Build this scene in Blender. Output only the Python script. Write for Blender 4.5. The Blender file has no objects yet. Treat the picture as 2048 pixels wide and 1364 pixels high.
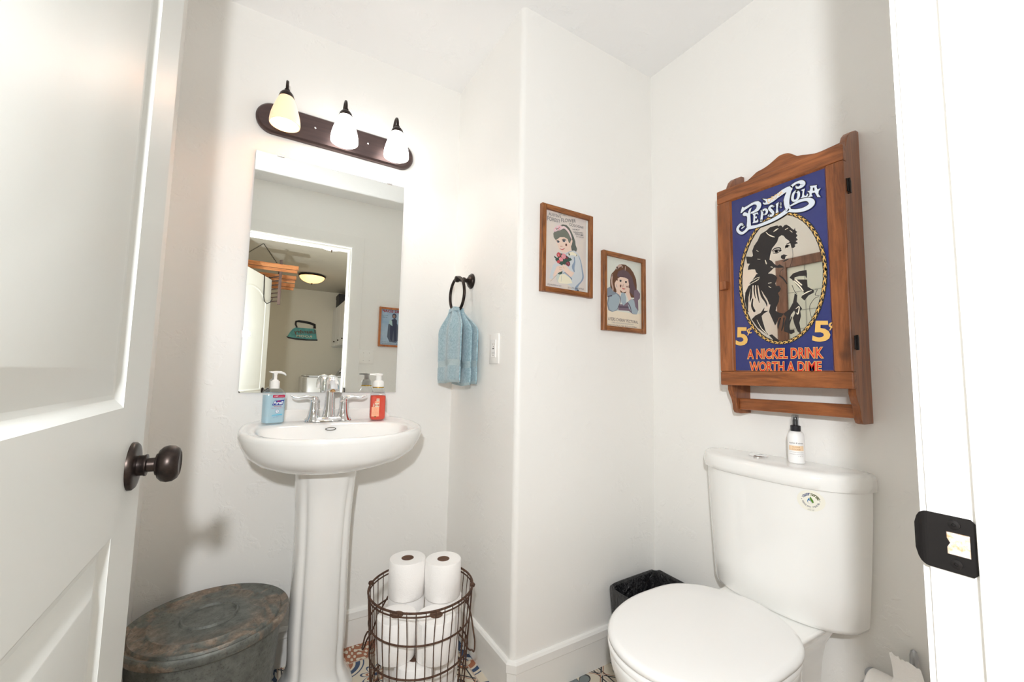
import bpy, bmesh, math, random
from math import sin, cos, pi, radians, sqrt, atan2
from mathutils import Vector, Matrix
from mathutils.geometry import tessellate_polygon
SC = bpy.context.scene
COL = SC.collection
random.seed(7)
# ------------------------------------------------------------------ camera
cam_d = bpy.data.cameras.new('camera'); cam = bpy.data.objects.new('camera', cam_d); COL.objects.link(cam)
cam_d.sensor_width = 36; cam_d.lens = 14.444; cam_d.clip_start = .01
rt = Vector((.85496738, -.51830888, .01966444)); up = Vector((-.05982194, -.06087708, .996351)); fw = Vector((.51522046, .85302397, .08305416))
m = Matrix.Identity(4)
for i in range(3): m[i][0] = rt[i]; m[i][1] = up[i]; m[i][2] = -fw[i]
m.translation = (0, 0, 1.0663); cam.matrix_world = m
SC.camera = cam
# ------------------------------------------------------------------ world, exposure
w = bpy.data.worlds.new('world'); SC.world = w; w.use_nodes = True
w.node_tree.nodes['Background'].inputs[0].default_value = (.8, .88, 1, 1); w.node_tree.nodes['Background'].inputs[1].default_value = .35
SC.view_settings.view_transform = 'Standard'; SC.view_settings.look = 'None'; SC.view_settings.gamma = 1; SC.view_settings.use_curve_mapping = False
SC.view_settings.exposure = 0.16
SC.cycles.use_denoising = True
SC.cycles.max_bounces = 14; SC.cycles.diffuse_bounces = 10; SC.cycles.glossy_bounces = 8; SC.cycles.transmission_bounces = 10; SC.cycles.transparent_max_bounces = 12
SC.cycles.sample_clamp_indirect = 6; SC.cycles.caustics_refractive = False; SC.cycles.caustics_reflective = False
# ------------------------------------------------------------------ the photographer's flash and the hall's own light
def light(name, kind, loc, energy, color=(1, 1, 1), **k):
    d = bpy.data.lights.new(name, kind); d.energy = energy; d.color = color
    for a, b in k.items(): setattr(d, a, b)
    o = bpy.data.objects.new(name, d); COL.objects.link(o); o.location = loc
    return o
FLASH = light('flash', 'POINT', (-.125, -.15, 1.34), 56, (.96, .98, 1), shadow_soft_size=.028)

YB, XT, YP, XC, XL, H = 1.777, .7516, 1.2071, 1.4443, -.305, 2.44   # back wall, towel wall, picture wall, cabinet wall, left wall, ceiling
YD, YH = .138, .010                                                   # bath face and hall face of the doorway wall
JL, JR, JZ = -.194, .55, 2.05                                         # door opening between the jambs

# ------------------------------------------------------------------ materials
class NT:
    def __init__(s, mt): s.t = mt.node_tree; s.n = s.t.nodes; s.l = s.t.links
    def node(s, ty, **k):
        n = s.n.new(ty)
        for a, b in k.items(): setattr(n, a, b)
        return n
    def put(s, sock, v):
        if hasattr(v, 'is_output') or hasattr(v, 'links'): s.l.new(v, sock)
        else: sock.default_value = v
    def math(s, op, a, b=0.0, c=None):
        n = s.node('ShaderNodeMath', operation=op); s.put(n.inputs[0], a); s.put(n.inputs[1], b)
        if c is not None: s.put(n.inputs[2], c)
        return n.outputs[0]
    def mix(s, f, a, b):
        n = s.node('ShaderNodeMix', data_type='RGBA'); s.put(n.inputs[0], f)
        s.put(n.inputs[6], a if hasattr(a, 'links') else (*a, 1)); s.put(n.inputs[7], b if hasattr(b, 'links') else (*b, 1)); return n.outputs[2]
    def coord(s, scale=(1, 1, 1), rot=(0, 0, 0), kind='Object'):
        t = s.node('ShaderNodeTexCoord'); mp = s.node('ShaderNodeMapping'); mp.inputs[3].default_value = scale; mp.inputs[2].default_value = rot
        s.l.new(t.outputs[kind], mp.inputs[0]); return mp.outputs[0]
    def noise(s, co, scale, detail=4, rough=.5, dist=0):
        n = s.node('ShaderNodeTexNoise'); s.l.new(co, n.inputs['Vector']); n.inputs['Scale'].default_value = scale; n.inputs['Detail'].default_value = detail
        n.inputs['Roughness'].default_value = rough; n.inputs['Distortion'].default_value = dist; return n.outputs['Fac']
    def ramp(s, f, stops):
        n = s.node('ShaderNodeValToRGB'); e = n.color_ramp.elements
        while len(e) < len(stops): e.new(.5)
        for i, (p, c) in enumerate(stops): e[i].position = p; e[i].color = (*c, 1) if len(c) == 3 else c
        s.l.new(f, n.inputs[0]); return n.outputs[0]
    def bump(s, h, strength, dist=.01):
        n = s.node('ShaderNodeBump'); n.inputs['Strength'].default_value = strength; n.inputs['Distance'].default_value = dist; s.l.new(h, n.inputs['Height']); return n.outputs[0]
MATS = {}
def sr(*c):  # sRGB 0..255 to linear
    return tuple(((x / 255 + .055) / 1.055) ** 2.4 if x > 10 else x / 255 / 12.92 for x in c)
def mat(name, color=(.8, .8, .8), rough=.5, metal=0, coat=0, emit=None, es=0, trans=0, ior=1.45, sheen=0, spec=None, alpha=1, sss=0):
    if name in MATS: return MATS[name]
    mt = bpy.data.materials.new(name); mt.use_nodes = True; p = mt.node_tree.nodes['Principled BSDF']
    p.inputs['Base Color'].default_value = (*color, 1); p.inputs['Roughness'].default_value = rough; p.inputs['Metallic'].default_value = metal
    p.inputs['Coat Weight'].default_value = coat; p.inputs['Coat Roughness'].default_value = .06; p.inputs['Transmission Weight'].default_value = trans; p.inputs['IOR'].default_value = ior
    p.inputs['Sheen Weight'].default_value = sheen
    if spec is not None: p.inputs['Specular IOR Level'].default_value = spec
    if emit: p.inputs['Emission Color'].default_value = (*emit, 1); p.inputs['Emission Strength'].default_value = es
    p.inputs['Alpha'].default_value = alpha
    MATS[name] = mt; mt['p'] = 1
    return mt
def P(mt): return mt.node_tree.nodes['Principled BSDF']
def noisy(name, c1, c2, scale=20, rough=.5, bump=0, bscale=None, stretch=(1, 1, 1), metal=0, coat=0, detail=5, dist=0, lo=.35, hi=.65, sheen=0, bd=.01):
    mt = mat(name, c1, rough, metal, coat, sheen=sheen); n = NT(mt); co = n.coord(stretch)
    f = n.noise(co, scale, detail, .6, dist); n.l.new(n.ramp(f, [(lo, c1), (hi, c2)]), P(mt).inputs['Base Color'])
    if bump:
        b = n.noise(co, bscale or scale * 3, 4); n.l.new(n.bump(b, bump, bd), P(mt).inputs['Normal'])
    return mt
def wallmat(name, c, bump=.35, rough=.42):
    mt = mat(name, c, rough); n = NT(mt); co = n.coord()
    a = n.noise(co, 7, 3, .5, 1.2); b = n.noise(co, 34, 3, .55, .8)
    mask = n.ramp(a, [(.55, (0, 0, 0)), (.68, (1, 1, 1))]); bb = n.ramp(b, [(.46, (0, 0, 0)), (.54, (1, 1, 1))])
    h = n.math('MULTIPLY', mask, bb); h2 = n.math('ADD', h, n.math('MULTIPLY', n.noise(co, 90, 2), .12))
    n.l.new(n.bump(h2, bump, .0022), P(mt).inputs['Normal']); return mt
M_WALL = wallmat('wall_paint', sr(240, 239, 236))
M_CEIL = wallmat('ceiling_paint', sr(238, 238, 238), .5, .7)
M_TRIM = mat('trim_paint', sr(238, 237, 234), .28)
M_DOOR = mat('door_paint', sr(226, 229, 227), .4)
M_HALL = wallmat('hall_paint', sr(222, 218, 206), .35, .6)
M_PORC = mat('white_porcelain', sr(242, 242, 240), .08, coat=.6)
M_SEAT = mat('white_seat_plastic', sr(240, 240, 239), .22)
M_CHROME = mat('chrome', (.86, .87, .89), .06, 1)
M_BRONZE = noisy('oiled_bronze', (.022, .017, .016), (.05, .036, .03), 60, .36, metal=.75)
M_BLACKM = mat('black_metal', (.02, .018, .018), .35, .6)
M_RUST = noisy('rusty_wire', (.075, .04, .028), (.13, .07, .045), 90, .65, bump=.3, metal=.5)
def clearmat(name, tint, refl=.9, base=.07, rough=.03):
    mt = mat(name); t = mt.node_tree; t.nodes.clear(); o = t.nodes.new('ShaderNodeOutputMaterial'); mx = t.nodes.new('ShaderNodeMixShader'); tr = t.nodes.new('ShaderNodeBsdfTransparent'); gl = t.nodes.new('ShaderNodeBsdfGlossy'); lw = t.nodes.new('ShaderNodeLayerWeight')
    lw.inputs[0].default_value = .5; pw = t.nodes.new('ShaderNodeMath'); pw.operation = 'POWER'; pw.inputs[1].default_value = 3.5; t.links.new(lw.outputs['Facing'], pw.inputs[0]); tr.inputs[0].default_value = (*tint, 1); gl.inputs['Roughness'].default_value = rough; mm = t.nodes.new('ShaderNodeMath'); mm.operation = 'MULTIPLY_ADD'; mm.inputs[1].default_value = refl; mm.inputs[2].default_value = base
    t.links.new(pw.outputs[0], mm.inputs[0]); t.links.new(mm.outputs[0], mx.inputs[0]); t.links.new(tr.outputs[0], mx.inputs[1]); t.links.new(gl.outputs[0], mx.inputs[2]); t.links.new(mx.outputs[0], o.inputs[0]); return mt
M_GLASS = clearmat('clear_plastic', (.95, .97, .98), .6)
M_MIRROR = mat('mirror_silver', (.95, .975, .945), .003, 1)
M_PAPER = mat('tissue_paper', sr(246, 244, 242), .95, sheen=.2)
_n = NT(M_PAPER); _c = _n.coord(); M = _n.noise(_c, 70, 3, .6, 2); _n.l.new(_n.bump(M, .35, .003), P(M_PAPER).inputs['Normal'])
M_CARD = mat('cardboard_tube', sr(120, 92, 76), .9)
M_WHITEP = mat('white_plastic', sr(244, 243, 240), .3)
M_BLACKP = mat('black_plastic', (.018, .018, .022), .3)
def woodmat(name, c1, c2, c3, axis=2, rough=.38, coat=.25, scale=1.0):
    mt = mat(name, c1, rough, coat=coat); n = NT(mt); st = [9 * scale] * 3; st[axis] = .9 * scale; co = n.coord(tuple(st))
    a = n.noise(co, 5, 6, .65, .8); b = n.noise(co, 22, 3, .6); knots = n.noise(n.coord((1, 1, 1)), 9, 2, .5)
    f = n.math('ADD', n.math('MULTIPLY', a, .75), n.math('MULTIPLY', b, .25))
    colr = n.ramp(f, [(.32, c3), (.48, c1), (.66, c2)]); dark = n.ramp(knots, [(.64, (0, 0, 0)), (.74, (1, 1, 1))])
    n.l.new(n.mix(n.math('MULTIPLY', dark, .6), colr, (.05, .02, .012)), P(mt).inputs['Base Color'])
    n.l.new(n.bump(b, .15, .002), P(mt).inputs['Normal']); return mt
WC = (sr(134, 78, 42), sr(166, 100, 56), sr(98, 54, 30))
M_WOODZ = woodmat('stained_pine_vertical', *WC, axis=2); M_WOODY = woodmat('stained_pine_horizontal', *WC, axis=1)
M_FRAMEW = woodmat('walnut_frame_vertical', sr(128, 76, 36), sr(168, 108, 58), sr(80, 44, 22), 2, .45, .1, 2); M_FRAMEX = woodmat('walnut_frame_horizontal', sr(128, 76, 36), sr(168, 108, 58), sr(80, 44, 22), 0, .45, .1, 2)
M_RACK = woodmat('raw_wood', sr(176, 112, 66), sr(206, 146, 98), sr(120, 68, 40), 0, .6, 0, .7); M_RACKD = woodmat('weathered_wood', sr(92, 74, 70), sr(120, 98, 92), sr(60, 48, 46), 2, .7, 0)
# patterned cement tiles, 20 cm, cream navy terracotta and black, a different ornament per tile
def tilemat():
    mt = mat('patchwork_tiles', (.7, .7, .6), .38); n = NT(mt); co = n.coord(kind='Object'); sp = n.node('ShaderNodeSeparateXYZ'); n.l.new(co, sp.inputs[0])
    x = n.math('DIVIDE', n.math('SUBTRACT', sp.outputs[0], .11), .2); y = n.math('DIVIDE', n.math('SUBTRACT', sp.outputs[1], .067), .2)
    ix = n.math('FLOOR', x); iy = n.math('FLOOR', y); u = n.math('SUBTRACT', n.math('SUBTRACT', x, ix), .5); v = n.math('SUBTRACT', n.math('SUBTRACT', y, iy), .5)
    cb = n.node('ShaderNodeCombineXYZ'); n.put(cb.inputs[0], ix); n.put(cb.inputs[1], iy); wn = n.node('ShaderNodeTexWhiteNoise', noise_dimensions='2D'); n.l.new(cb.outputs[0], wn.inputs[0]); rnd = wn.outputs[0]
    r = n.math('SQRT', n.math('ADD', n.math('MULTIPLY', u, u), n.math('MULTIPLY', v, v))); th = n.math('ARCTAN2', v, u)
    au = n.math('ABSOLUTE', u); av = n.math('ABSOLUTE', v); cu = n.math('SUBTRACT', .5, au); cv = n.math('SUBTRACT', .5, av); rc = n.math('SQRT', n.math('ADD', n.math('MULTIPLY', cu, cu), n.math('MULTIPLY', cv, cv)))
    def band(val, c, w_): return n.math('LESS_THAN', n.math('ABSOLUTE', n.math('SUBTRACT', val, c)), w_)
    pet = lambda k, ph=0: n.math('ABSOLUTE', n.math('SINE', n.math('ADD', n.math('MULTIPLY', th, k), ph)))
    CREAM, NAVY, TERR, BLK = sr(214, 204, 186), sr(48, 70, 104), sr(160, 100, 70), sr(46, 46, 50)
    # rosette tile
    c1 = n.mix(n.math('LESS_THAN', rc, .32), CREAM, NAVY); c1 = n.mix(n.math('LESS_THAN', rc, .24), c1, CREAM); c1 = n.mix(n.math('LESS_THAN', rc, .2), c1, TERR); c1 = n.mix(n.math('LESS_THAN', rc, .1), c1, CREAM)
    pr = n.math('ADD', .1, n.math('MULTIPLY', pet(4), .16)); c1 = n.mix(band(r, pr, .018), c1, NAVY); c1 = n.mix(band(r, n.math('MULTIPLY', pr, .62), .02), c1, TERR); c1 = n.mix(n.math('LESS_THAN', r, .04), c1, NAVY)
    c1 = n.mix(band(rc, .38, .012), c1, NAVY)
    # scroll tile
    def wavy(off, s): 
        q = n.math('ADD', n.math('MULTIPLY', u, s), off); return n.math('ADD', n.math('MULTIPLY', v, s), n.math('MULTIPLY', n.math('SINE', n.math('MULTIPLY', q, 6.28)), .5))
    cell = n.math('SINE', n.math('MULTIPLY', n.math('ADD', n.math('MULTIPLY', r, 22), n.math('MULTIPLY', th, 2)), 1.6)); ce2 = n.math('SINE', n.math('ADD', n.math('MULTIPLY', wavy(.1, 2.2), 9), n.math('MULTIPLY', r, 9)))
    sc = n.math('GREATER_THAN', n.math('MULTIPLY', cell, ce2), .12); c2 = n.mix(sc, TERR, CREAM); c2 = n.mix(n.math('LESS_THAN', n.math('ABSOLUTE', n.math('SUBTRACT', n.math('MULTIPLY', cell, ce2), .12)), .07), c2, sr(110, 62, 44))
    c3 = n.mix(sc, NAVY, sr(206, 206, 200))
    # ink line tile on cream
    mx = n.math('MAXIMUM', au, av); dia = n.math('ADD', au, av); c4 = n.mix(band(mx, .44, .012), CREAM, BLK); c4 = n.mix(band(dia, .52, .018), c4, BLK); c4 = n.mix(band(dia, .47, .01), c4, TERR)
    lf = n.math('ADD', .06, n.math('MULTIPLY', pet(2, .78), .22)); c4 = n.mix(n.math('LESS_THAN', r, lf), c4, sr(120, 128, 128)); c4 = n.mix(band(r, lf, .016), c4, BLK); c4 = n.mix(n.math('LESS_THAN', rc, .16), c4, TERR); c4 = n.mix(n.math('LESS_THAN', rc, .12), c4, CREAM); c4 = n.mix(band(rc, .17, .01), c4, BLK); c4 = n.mix(band(rc, .09, .012), c4, NAVY)
    ou = n.mix(n.math('GREATER_THAN', rnd, .3), c1, c4); ou = n.mix(n.math('GREATER_THAN', rnd, .6), ou, c2); ou = n.mix(n.math('GREATER_THAN', rnd, .8), ou, c3)
    # the tiles next to the basket as they lie in the photograph
    def at(a, b): return n.math('MULTIPLY', n.math('LESS_THAN', n.math('ABSOLUTE', n.math('SUBTRACT', ix, a)), .5), n.math('LESS_THAN', n.math('ABSOLUTE', n.math('SUBTRACT', iy, b)), .5))
    for a, b, cc in ((1, 8, c2), (0, 8, c4), (1, 7, c1), (2, 7, c4), (3, 7, c3), (2, 6, c4), (3, 6, c1), (2, 8, c2), (3, 8, c3), (0, 7, c2), (4, 5, c4), (5, 5, c4), (3, 5, c4)): ou = n.mix(at(a, b), ou, cc)
    ou = n.mix(n.math('GREATER_THAN', mx, .488), ou, sr(190, 170, 156))
    n.l.new(ou, P(mt).inputs['Base Color']); return mt
M_TILE = tilemat()

# ------------------------------------------------------------------ scene helpers
def tag(o, label=None, cat=None, group=None, kind=None):
    if label: o['label'] = label
    if cat: o['category'] = cat
    if group: o['group'] = group
    if kind: o['kind'] = kind
    return o
def thing(name, label, cat, loc=(0, 0, 0), rz=0, group=None):
    o = bpy.data.objects.new(name, None); COL.objects.link(o); o.location = loc; o.rotation_euler = (0, 0, rz); o.empty_display_size = .05
    o['_w'] = 1
    return tag(o, label, cat, group)
class MB:
    """collects shapes (world or local coordinates) and links them as ONE mesh"""
    def __init__(s): s.v = []; s.f = []; s.m = []; s.mi = 0
    def add(s, vs, fs):
        b = len(s.v); s.v += [tuple(p) for p in vs]; s.f += [tuple(b + i for i in f) for f in fs]; s.m += [s.mi] * len(fs); return s
    def box(s, x0, x1, y0, y1, z0, z1, bev=0):
        bm = bmesh.new(); bmesh.ops.create_cube(bm, size=1)
        for v in bm.verts: v.co = Vector(((x0 + x1) / 2 + v.co.x * (x1 - x0), (y0 + y1) / 2 + v.co.y * (y1 - y0), (z0 + z1) / 2 + v.co.z * (z1 - z0)))
        if bev: bmesh.ops.bevel(bm, geom=list(bm.edges), offset=bev, segments=2, affect='EDGES', profile=.5)
        bm.verts.index_update(); r = s.add([v.co[:] for v in bm.verts], [[v.index for v in f.verts] for f in bm.faces]); bm.free(); return r
    def loft(s, rings, cap0=True, cap1=True, closed=True):
        n = len(rings[0]); vs = [p for r in rings for p in r]; fs = []
        for i in range(len(rings) - 1):
            for j in range(n if closed else n - 1):
                k = (j + 1) % n; fs.append((i * n + j, i * n + k, (i + 1) * n + k, (i + 1) * n + j))
        if cap0: fs.append(tuple(reversed(range(n))))
        if cap1: fs.append(tuple((len(rings) - 1) * n + j for j in range(n)))
        return s.add(vs, fs)
    def lathe(s, prof, o=(0, 0, 0), axis=(0, 0, 1), n=32, cap0=True, cap1=True):
        a = Vector(axis).normalized(); x = a.orthogonal().normalized(); y = a.cross(x); o = Vector(o)
        return s.loft([[o + a * h + (x * cos(2 * pi * j / n) + y * sin(2 * pi * j / n)) * max(r, 1e-5) for j in range(n)] for r, h in prof], cap0, cap1)
    def tube(s, pts, r, n=8, closed=False, caps=True):
        pts = [Vector(p) for p in pts]; N = len(pts); rr = r if isinstance(r, (list, tuple)) else [r] * N; rings = []; prev = None
        for i, p in enumerate(pts):
            d = (pts[(i + 1) % N] - pts[i - 1]) if (closed or 0 < i < N - 1) else (pts[1] - pts[0] if i == 0 else pts[-1] - pts[-2])
            d.normalize(); x = d.orthogonal().normalized() if prev is None else (prev - d * prev.dot(d)).normalized(); prev = x; y = d.cross(x)
            rings.append([p + (x * cos(2 * pi * j / n) + y * sin(2 * pi * j / n)) * rr[i] for j in range(n)])
        if closed: rings.append(rings[0]); return s.loft(rings, False, False)
        return s.loft(rings, caps, caps)
    def prism(s, poly, fn, h0, h1):
        """poly: 2D outline; fn(u,v,h)->xyz"""
        n = len(poly); tri = tessellate_polygon([[Vector((p[0], p[1], 0)) for p in poly]])
        a = [fn(p[0], p[1], h0) for p in poly]; b = [fn(p[0], p[1], h1) for p in poly]
        return s.add(a + b, [tuple(t) for t in tri] + [tuple(n + i for i in reversed(t)) for t in tri] + [(i, (i + 1) % n, n + (i + 1) % n, n + i) for i in range(n)])
    def done(s, name, mats, parent=None, smooth=True, local=False, angle=35, bevel=0, sub=0):
        me = bpy.data.meshes.new(name); off = Vector((0, 0, 0))
        q = parent
        if parent is not None and not local:
            mw = Matrix.Identity(4); chain = []
            while q is not None: chain.append(q); q = q.parent
            for c in reversed(chain): mw = mw @ (Matrix.Translation(c.location) @ c.rotation_euler.to_matrix().to_4x4())
            inv = mw.inverted(); vs = [inv @ Vector(v) for v in s.v]
        else: vs = s.v
        me.from_pydata([tuple(v) for v in vs], [], s.f); me.validate()
        mats = mats if isinstance(mats, (list, tuple)) else [mats]
        for x in mats: me.materials.append(x)
        if len(mats) > 1 and len(me.polygons) == len(s.m):
            for p_, i in zip(me.polygons, s.m): p_.material_index = i
        bm = bmesh.new(); bm.from_mesh(me); bmesh.ops.recalc_face_normals(bm, faces=bm.faces); bm.to_mesh(me); bm.free()
        if smooth:
            for p_ in me.polygons: p_.use_smooth = True
            me.set_sharp_from_angle(angle=radians(angle))
        o = bpy.data.objects.new(name, me); COL.objects.link(o); o.parent = parent
        if bevel: b = o.modifiers.new('bevel', 'BEVEL'); b.width = bevel; b.segments = 3; b.limit_method = 'ANGLE'; b.angle_limit = radians(40)
        if sub: q = o.modifiers.new('sub', 'SUBSURF'); q.levels = q.render_levels = sub
        return o
def struct(name, mb, mt, parent=None, **k):
    o = mb.done(name, mt, parent, **k)
    if parent is None: o['kind'] = 'structure'
    return o
def smoothpts(pts, k=6, closed=False):
    """Catmull-Rom through points of any dimension"""
    N = len(pts); out = []
    for i in range(N if closed else N - 1):
        g = (lambda j: pts[j % N]) if closed else (lambda j: pts[min(max(j, 0), N - 1)])
        p0, p1, p2, p3 = g(i - 1), g(i), g(i + 1), g(i + 2)
        for q in range(k):
            t = q / k; out.append(tuple(.5 * ((2 * b) + (-a + c) * t + (2 * a - 5 * b + 4 * c - d) * t * t + (-a + 3 * b - 3 * c + d) * t ** 3) for a, b, c, d in zip(p0, p1, p2, p3)))
    if not closed: out.append(tuple(pts[-1]))
    return out
def ss(a, b, x): t = min(max((x - a) / (b - a), 0), 1); return t * t * (3 - 2 * t)
# flat printing: layered polygons, ribbons and type on any surface given by fn(u, v, h)
BF = {}
def glyphs(body, off=0.0):
    key = (body, off)
    if key not in BF:
        c = bpy.data.curves.new('type', 'FONT'); c.body = body; c.offset = off; c.resolution_u = 3; c.fill_mode = 'FRONT'
        o = bpy.data.objects.new('type', c); COL.objects.link(o); dg = bpy.context.evaluated_depsgraph_get(); me = bpy.data.meshes.new_from_object(o.evaluated_get(dg))
        vs = [(v.co.x, v.co.y) for v in me.vertices]; fs = [tuple(p_.vertices) for p_ in me.polygons]
        bpy.data.objects.remove(o); bpy.data.curves.remove(c); bpy.data.meshes.remove(me)
        BF[key] = (vs, fs)
    return BF[key]
class Art(MB):
    def __init__(s, fn, mats, step=2.2e-5): super().__init__(); s.fn = fn; s.h = 2e-4; s.step = step; s.mats = mats; s.names = [x.name for x in mats]
    def col(s, name): s.mi = s.names.index(name)
    def poly(s, pts, grow=0):
        pts = [p[:2] for p in pts]
        vs = [s.fn(u, v, s.h) for u, v in pts]; tri = tessellate_polygon([[Vector((u, v, 0)) for u, v in pts]]); s.add(vs, [tuple(t) for t in tri])
        if grow: s.rib([(u, v, 2 * grow) for u, v in pts + [pts[0]]], smooth=False)
        s.h += s.step
    def rib(s, pts, grow=0, smooth=True):
        q = smoothpts([tuple(p) for p in pts], 5) if smooth and len(pts) > 2 else pts
        L = []; R = []; n = len(q)
        for i in range(n):
            a = q[max(i - 1, 0)]; b = q[min(i + 1, n - 1)]; dx, dy = b[0] - a[0], b[1] - a[1]; d = sqrt(dx * dx + dy * dy) or 1; w_ = q[i][2] / 2 + grow
            L.append((q[i][0] - dy / d * w_, q[i][1] + dx / d * w_)); R.append((q[i][0] + dy / d * w_, q[i][1] - dx / d * w_))
        vs = [s.fn(*p, s.h) for p in L] + [s.fn(*p, s.h) for p in R]; s.add(vs, [(i, i + 1, n + i + 1, n + i) for i in range(n - 1)])
        for e in (0, n - 1):
            w_ = q[e][2] / 2 + grow; s.add([s.fn(q[e][0] + w_ * cos(t * pi / 6), q[e][1] + w_ * sin(t * pi / 6), s.h) for t in range(12)], [tuple(range(12))])
        s.h += s.step
    def circ(s, u, v, r, r2=None, n=24): s.poly([(u + r * cos(2 * pi * i / n), v + (r2 or r) * sin(2 * pi * i / n)) for i in range(n)])
    def disc(s, u, v, ru, rv, n=40, m=8):
        s.add([s.fn(u, v, s.h)] + [s.fn(u + ru * k / m * cos(2 * pi * i / n), v + rv * k / m * sin(2 * pi * i / n), s.h) for k in range(1, m + 1) for i in range(n)], [(0, 1 + i, 1 + (i + 1) % n) for i in range(n)] + [(1 + (k - 1) * n + i, 1 + k * n + i, 1 + k * n + (i + 1) % n, 1 + (k - 1) * n + (i + 1) % n) for k in range(1, m) for i in range(n)]); s.h += s.step
    def rect(s, a, b, c, d): s.poly([(a, c), (b, c), (b, d), (a, d)])
    def text(s, body, quad, off=0.0, pad=0):
        vs, fs = glyphs(body, off); v0 = glyphs(body, 0.0)[0]; x0 = min(v[0] for v in v0); x1 = max(v[0] for v in v0); y0 = min(v[1] for v in v0); y1 = max(v[1] for v in v0)
        A_, B_, C_, D_ = [Vector(p) for p in quad]; out = []
        for x, y in vs:
            a = (x - x0) / (x1 - x0) * (1 + 2 * pad) - pad; b = (y - y0) / (y1 - y0) * (1 + 2 * pad) - pad
            p = (A_ * (1 - a) + B_ * a) * (1 - b) + (D_ * (1 - a) + C_ * a) * b; out.append(s.fn(p.x, p.y, s.h))
        s.add(out, fs); s.h += s.step
    def line(s, body, x0, x1, y0, y1, off=0.0): s.text(body, [(x0, y0), (x1, y0), (x1, y1), (x0, y1)], off)
    def arc(s, body, cx, cy, r, a0, a1, size, off=0, inward=False):
        n = len(body)
        for i, ch in enumerate(body):
            if ch == ' ': continue
            a = a0 + (a1 - a0) * i / max(n - 1, 1); t = a - pi / 2 if not inward else a + pi / 2; c_, s_ = cos(t), sin(t); ox, oy = cx + r * cos(a), cy + r * sin(a); w_ = size * (.3 if ch in 'tril' else .42)
            q = [(-w_, -size / 2), (w_, -size / 2), (w_, size / 2), (-w_, size / 2)]; s.text(ch, [(ox + c_ * p[0] - s_ * p[1], oy + s_ * p[0] + c_ * p[1]) for p in q], off); s.h -= s.step
    def fin(s, name, parent, local=False): return s.done(name, s.mats, parent, smooth=False, local=local)
def inkmat(n, *c, **k): return mat('print_' + n, sr(*c), k.get('rough', .5), coat=k.get('coat', 0))

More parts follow.
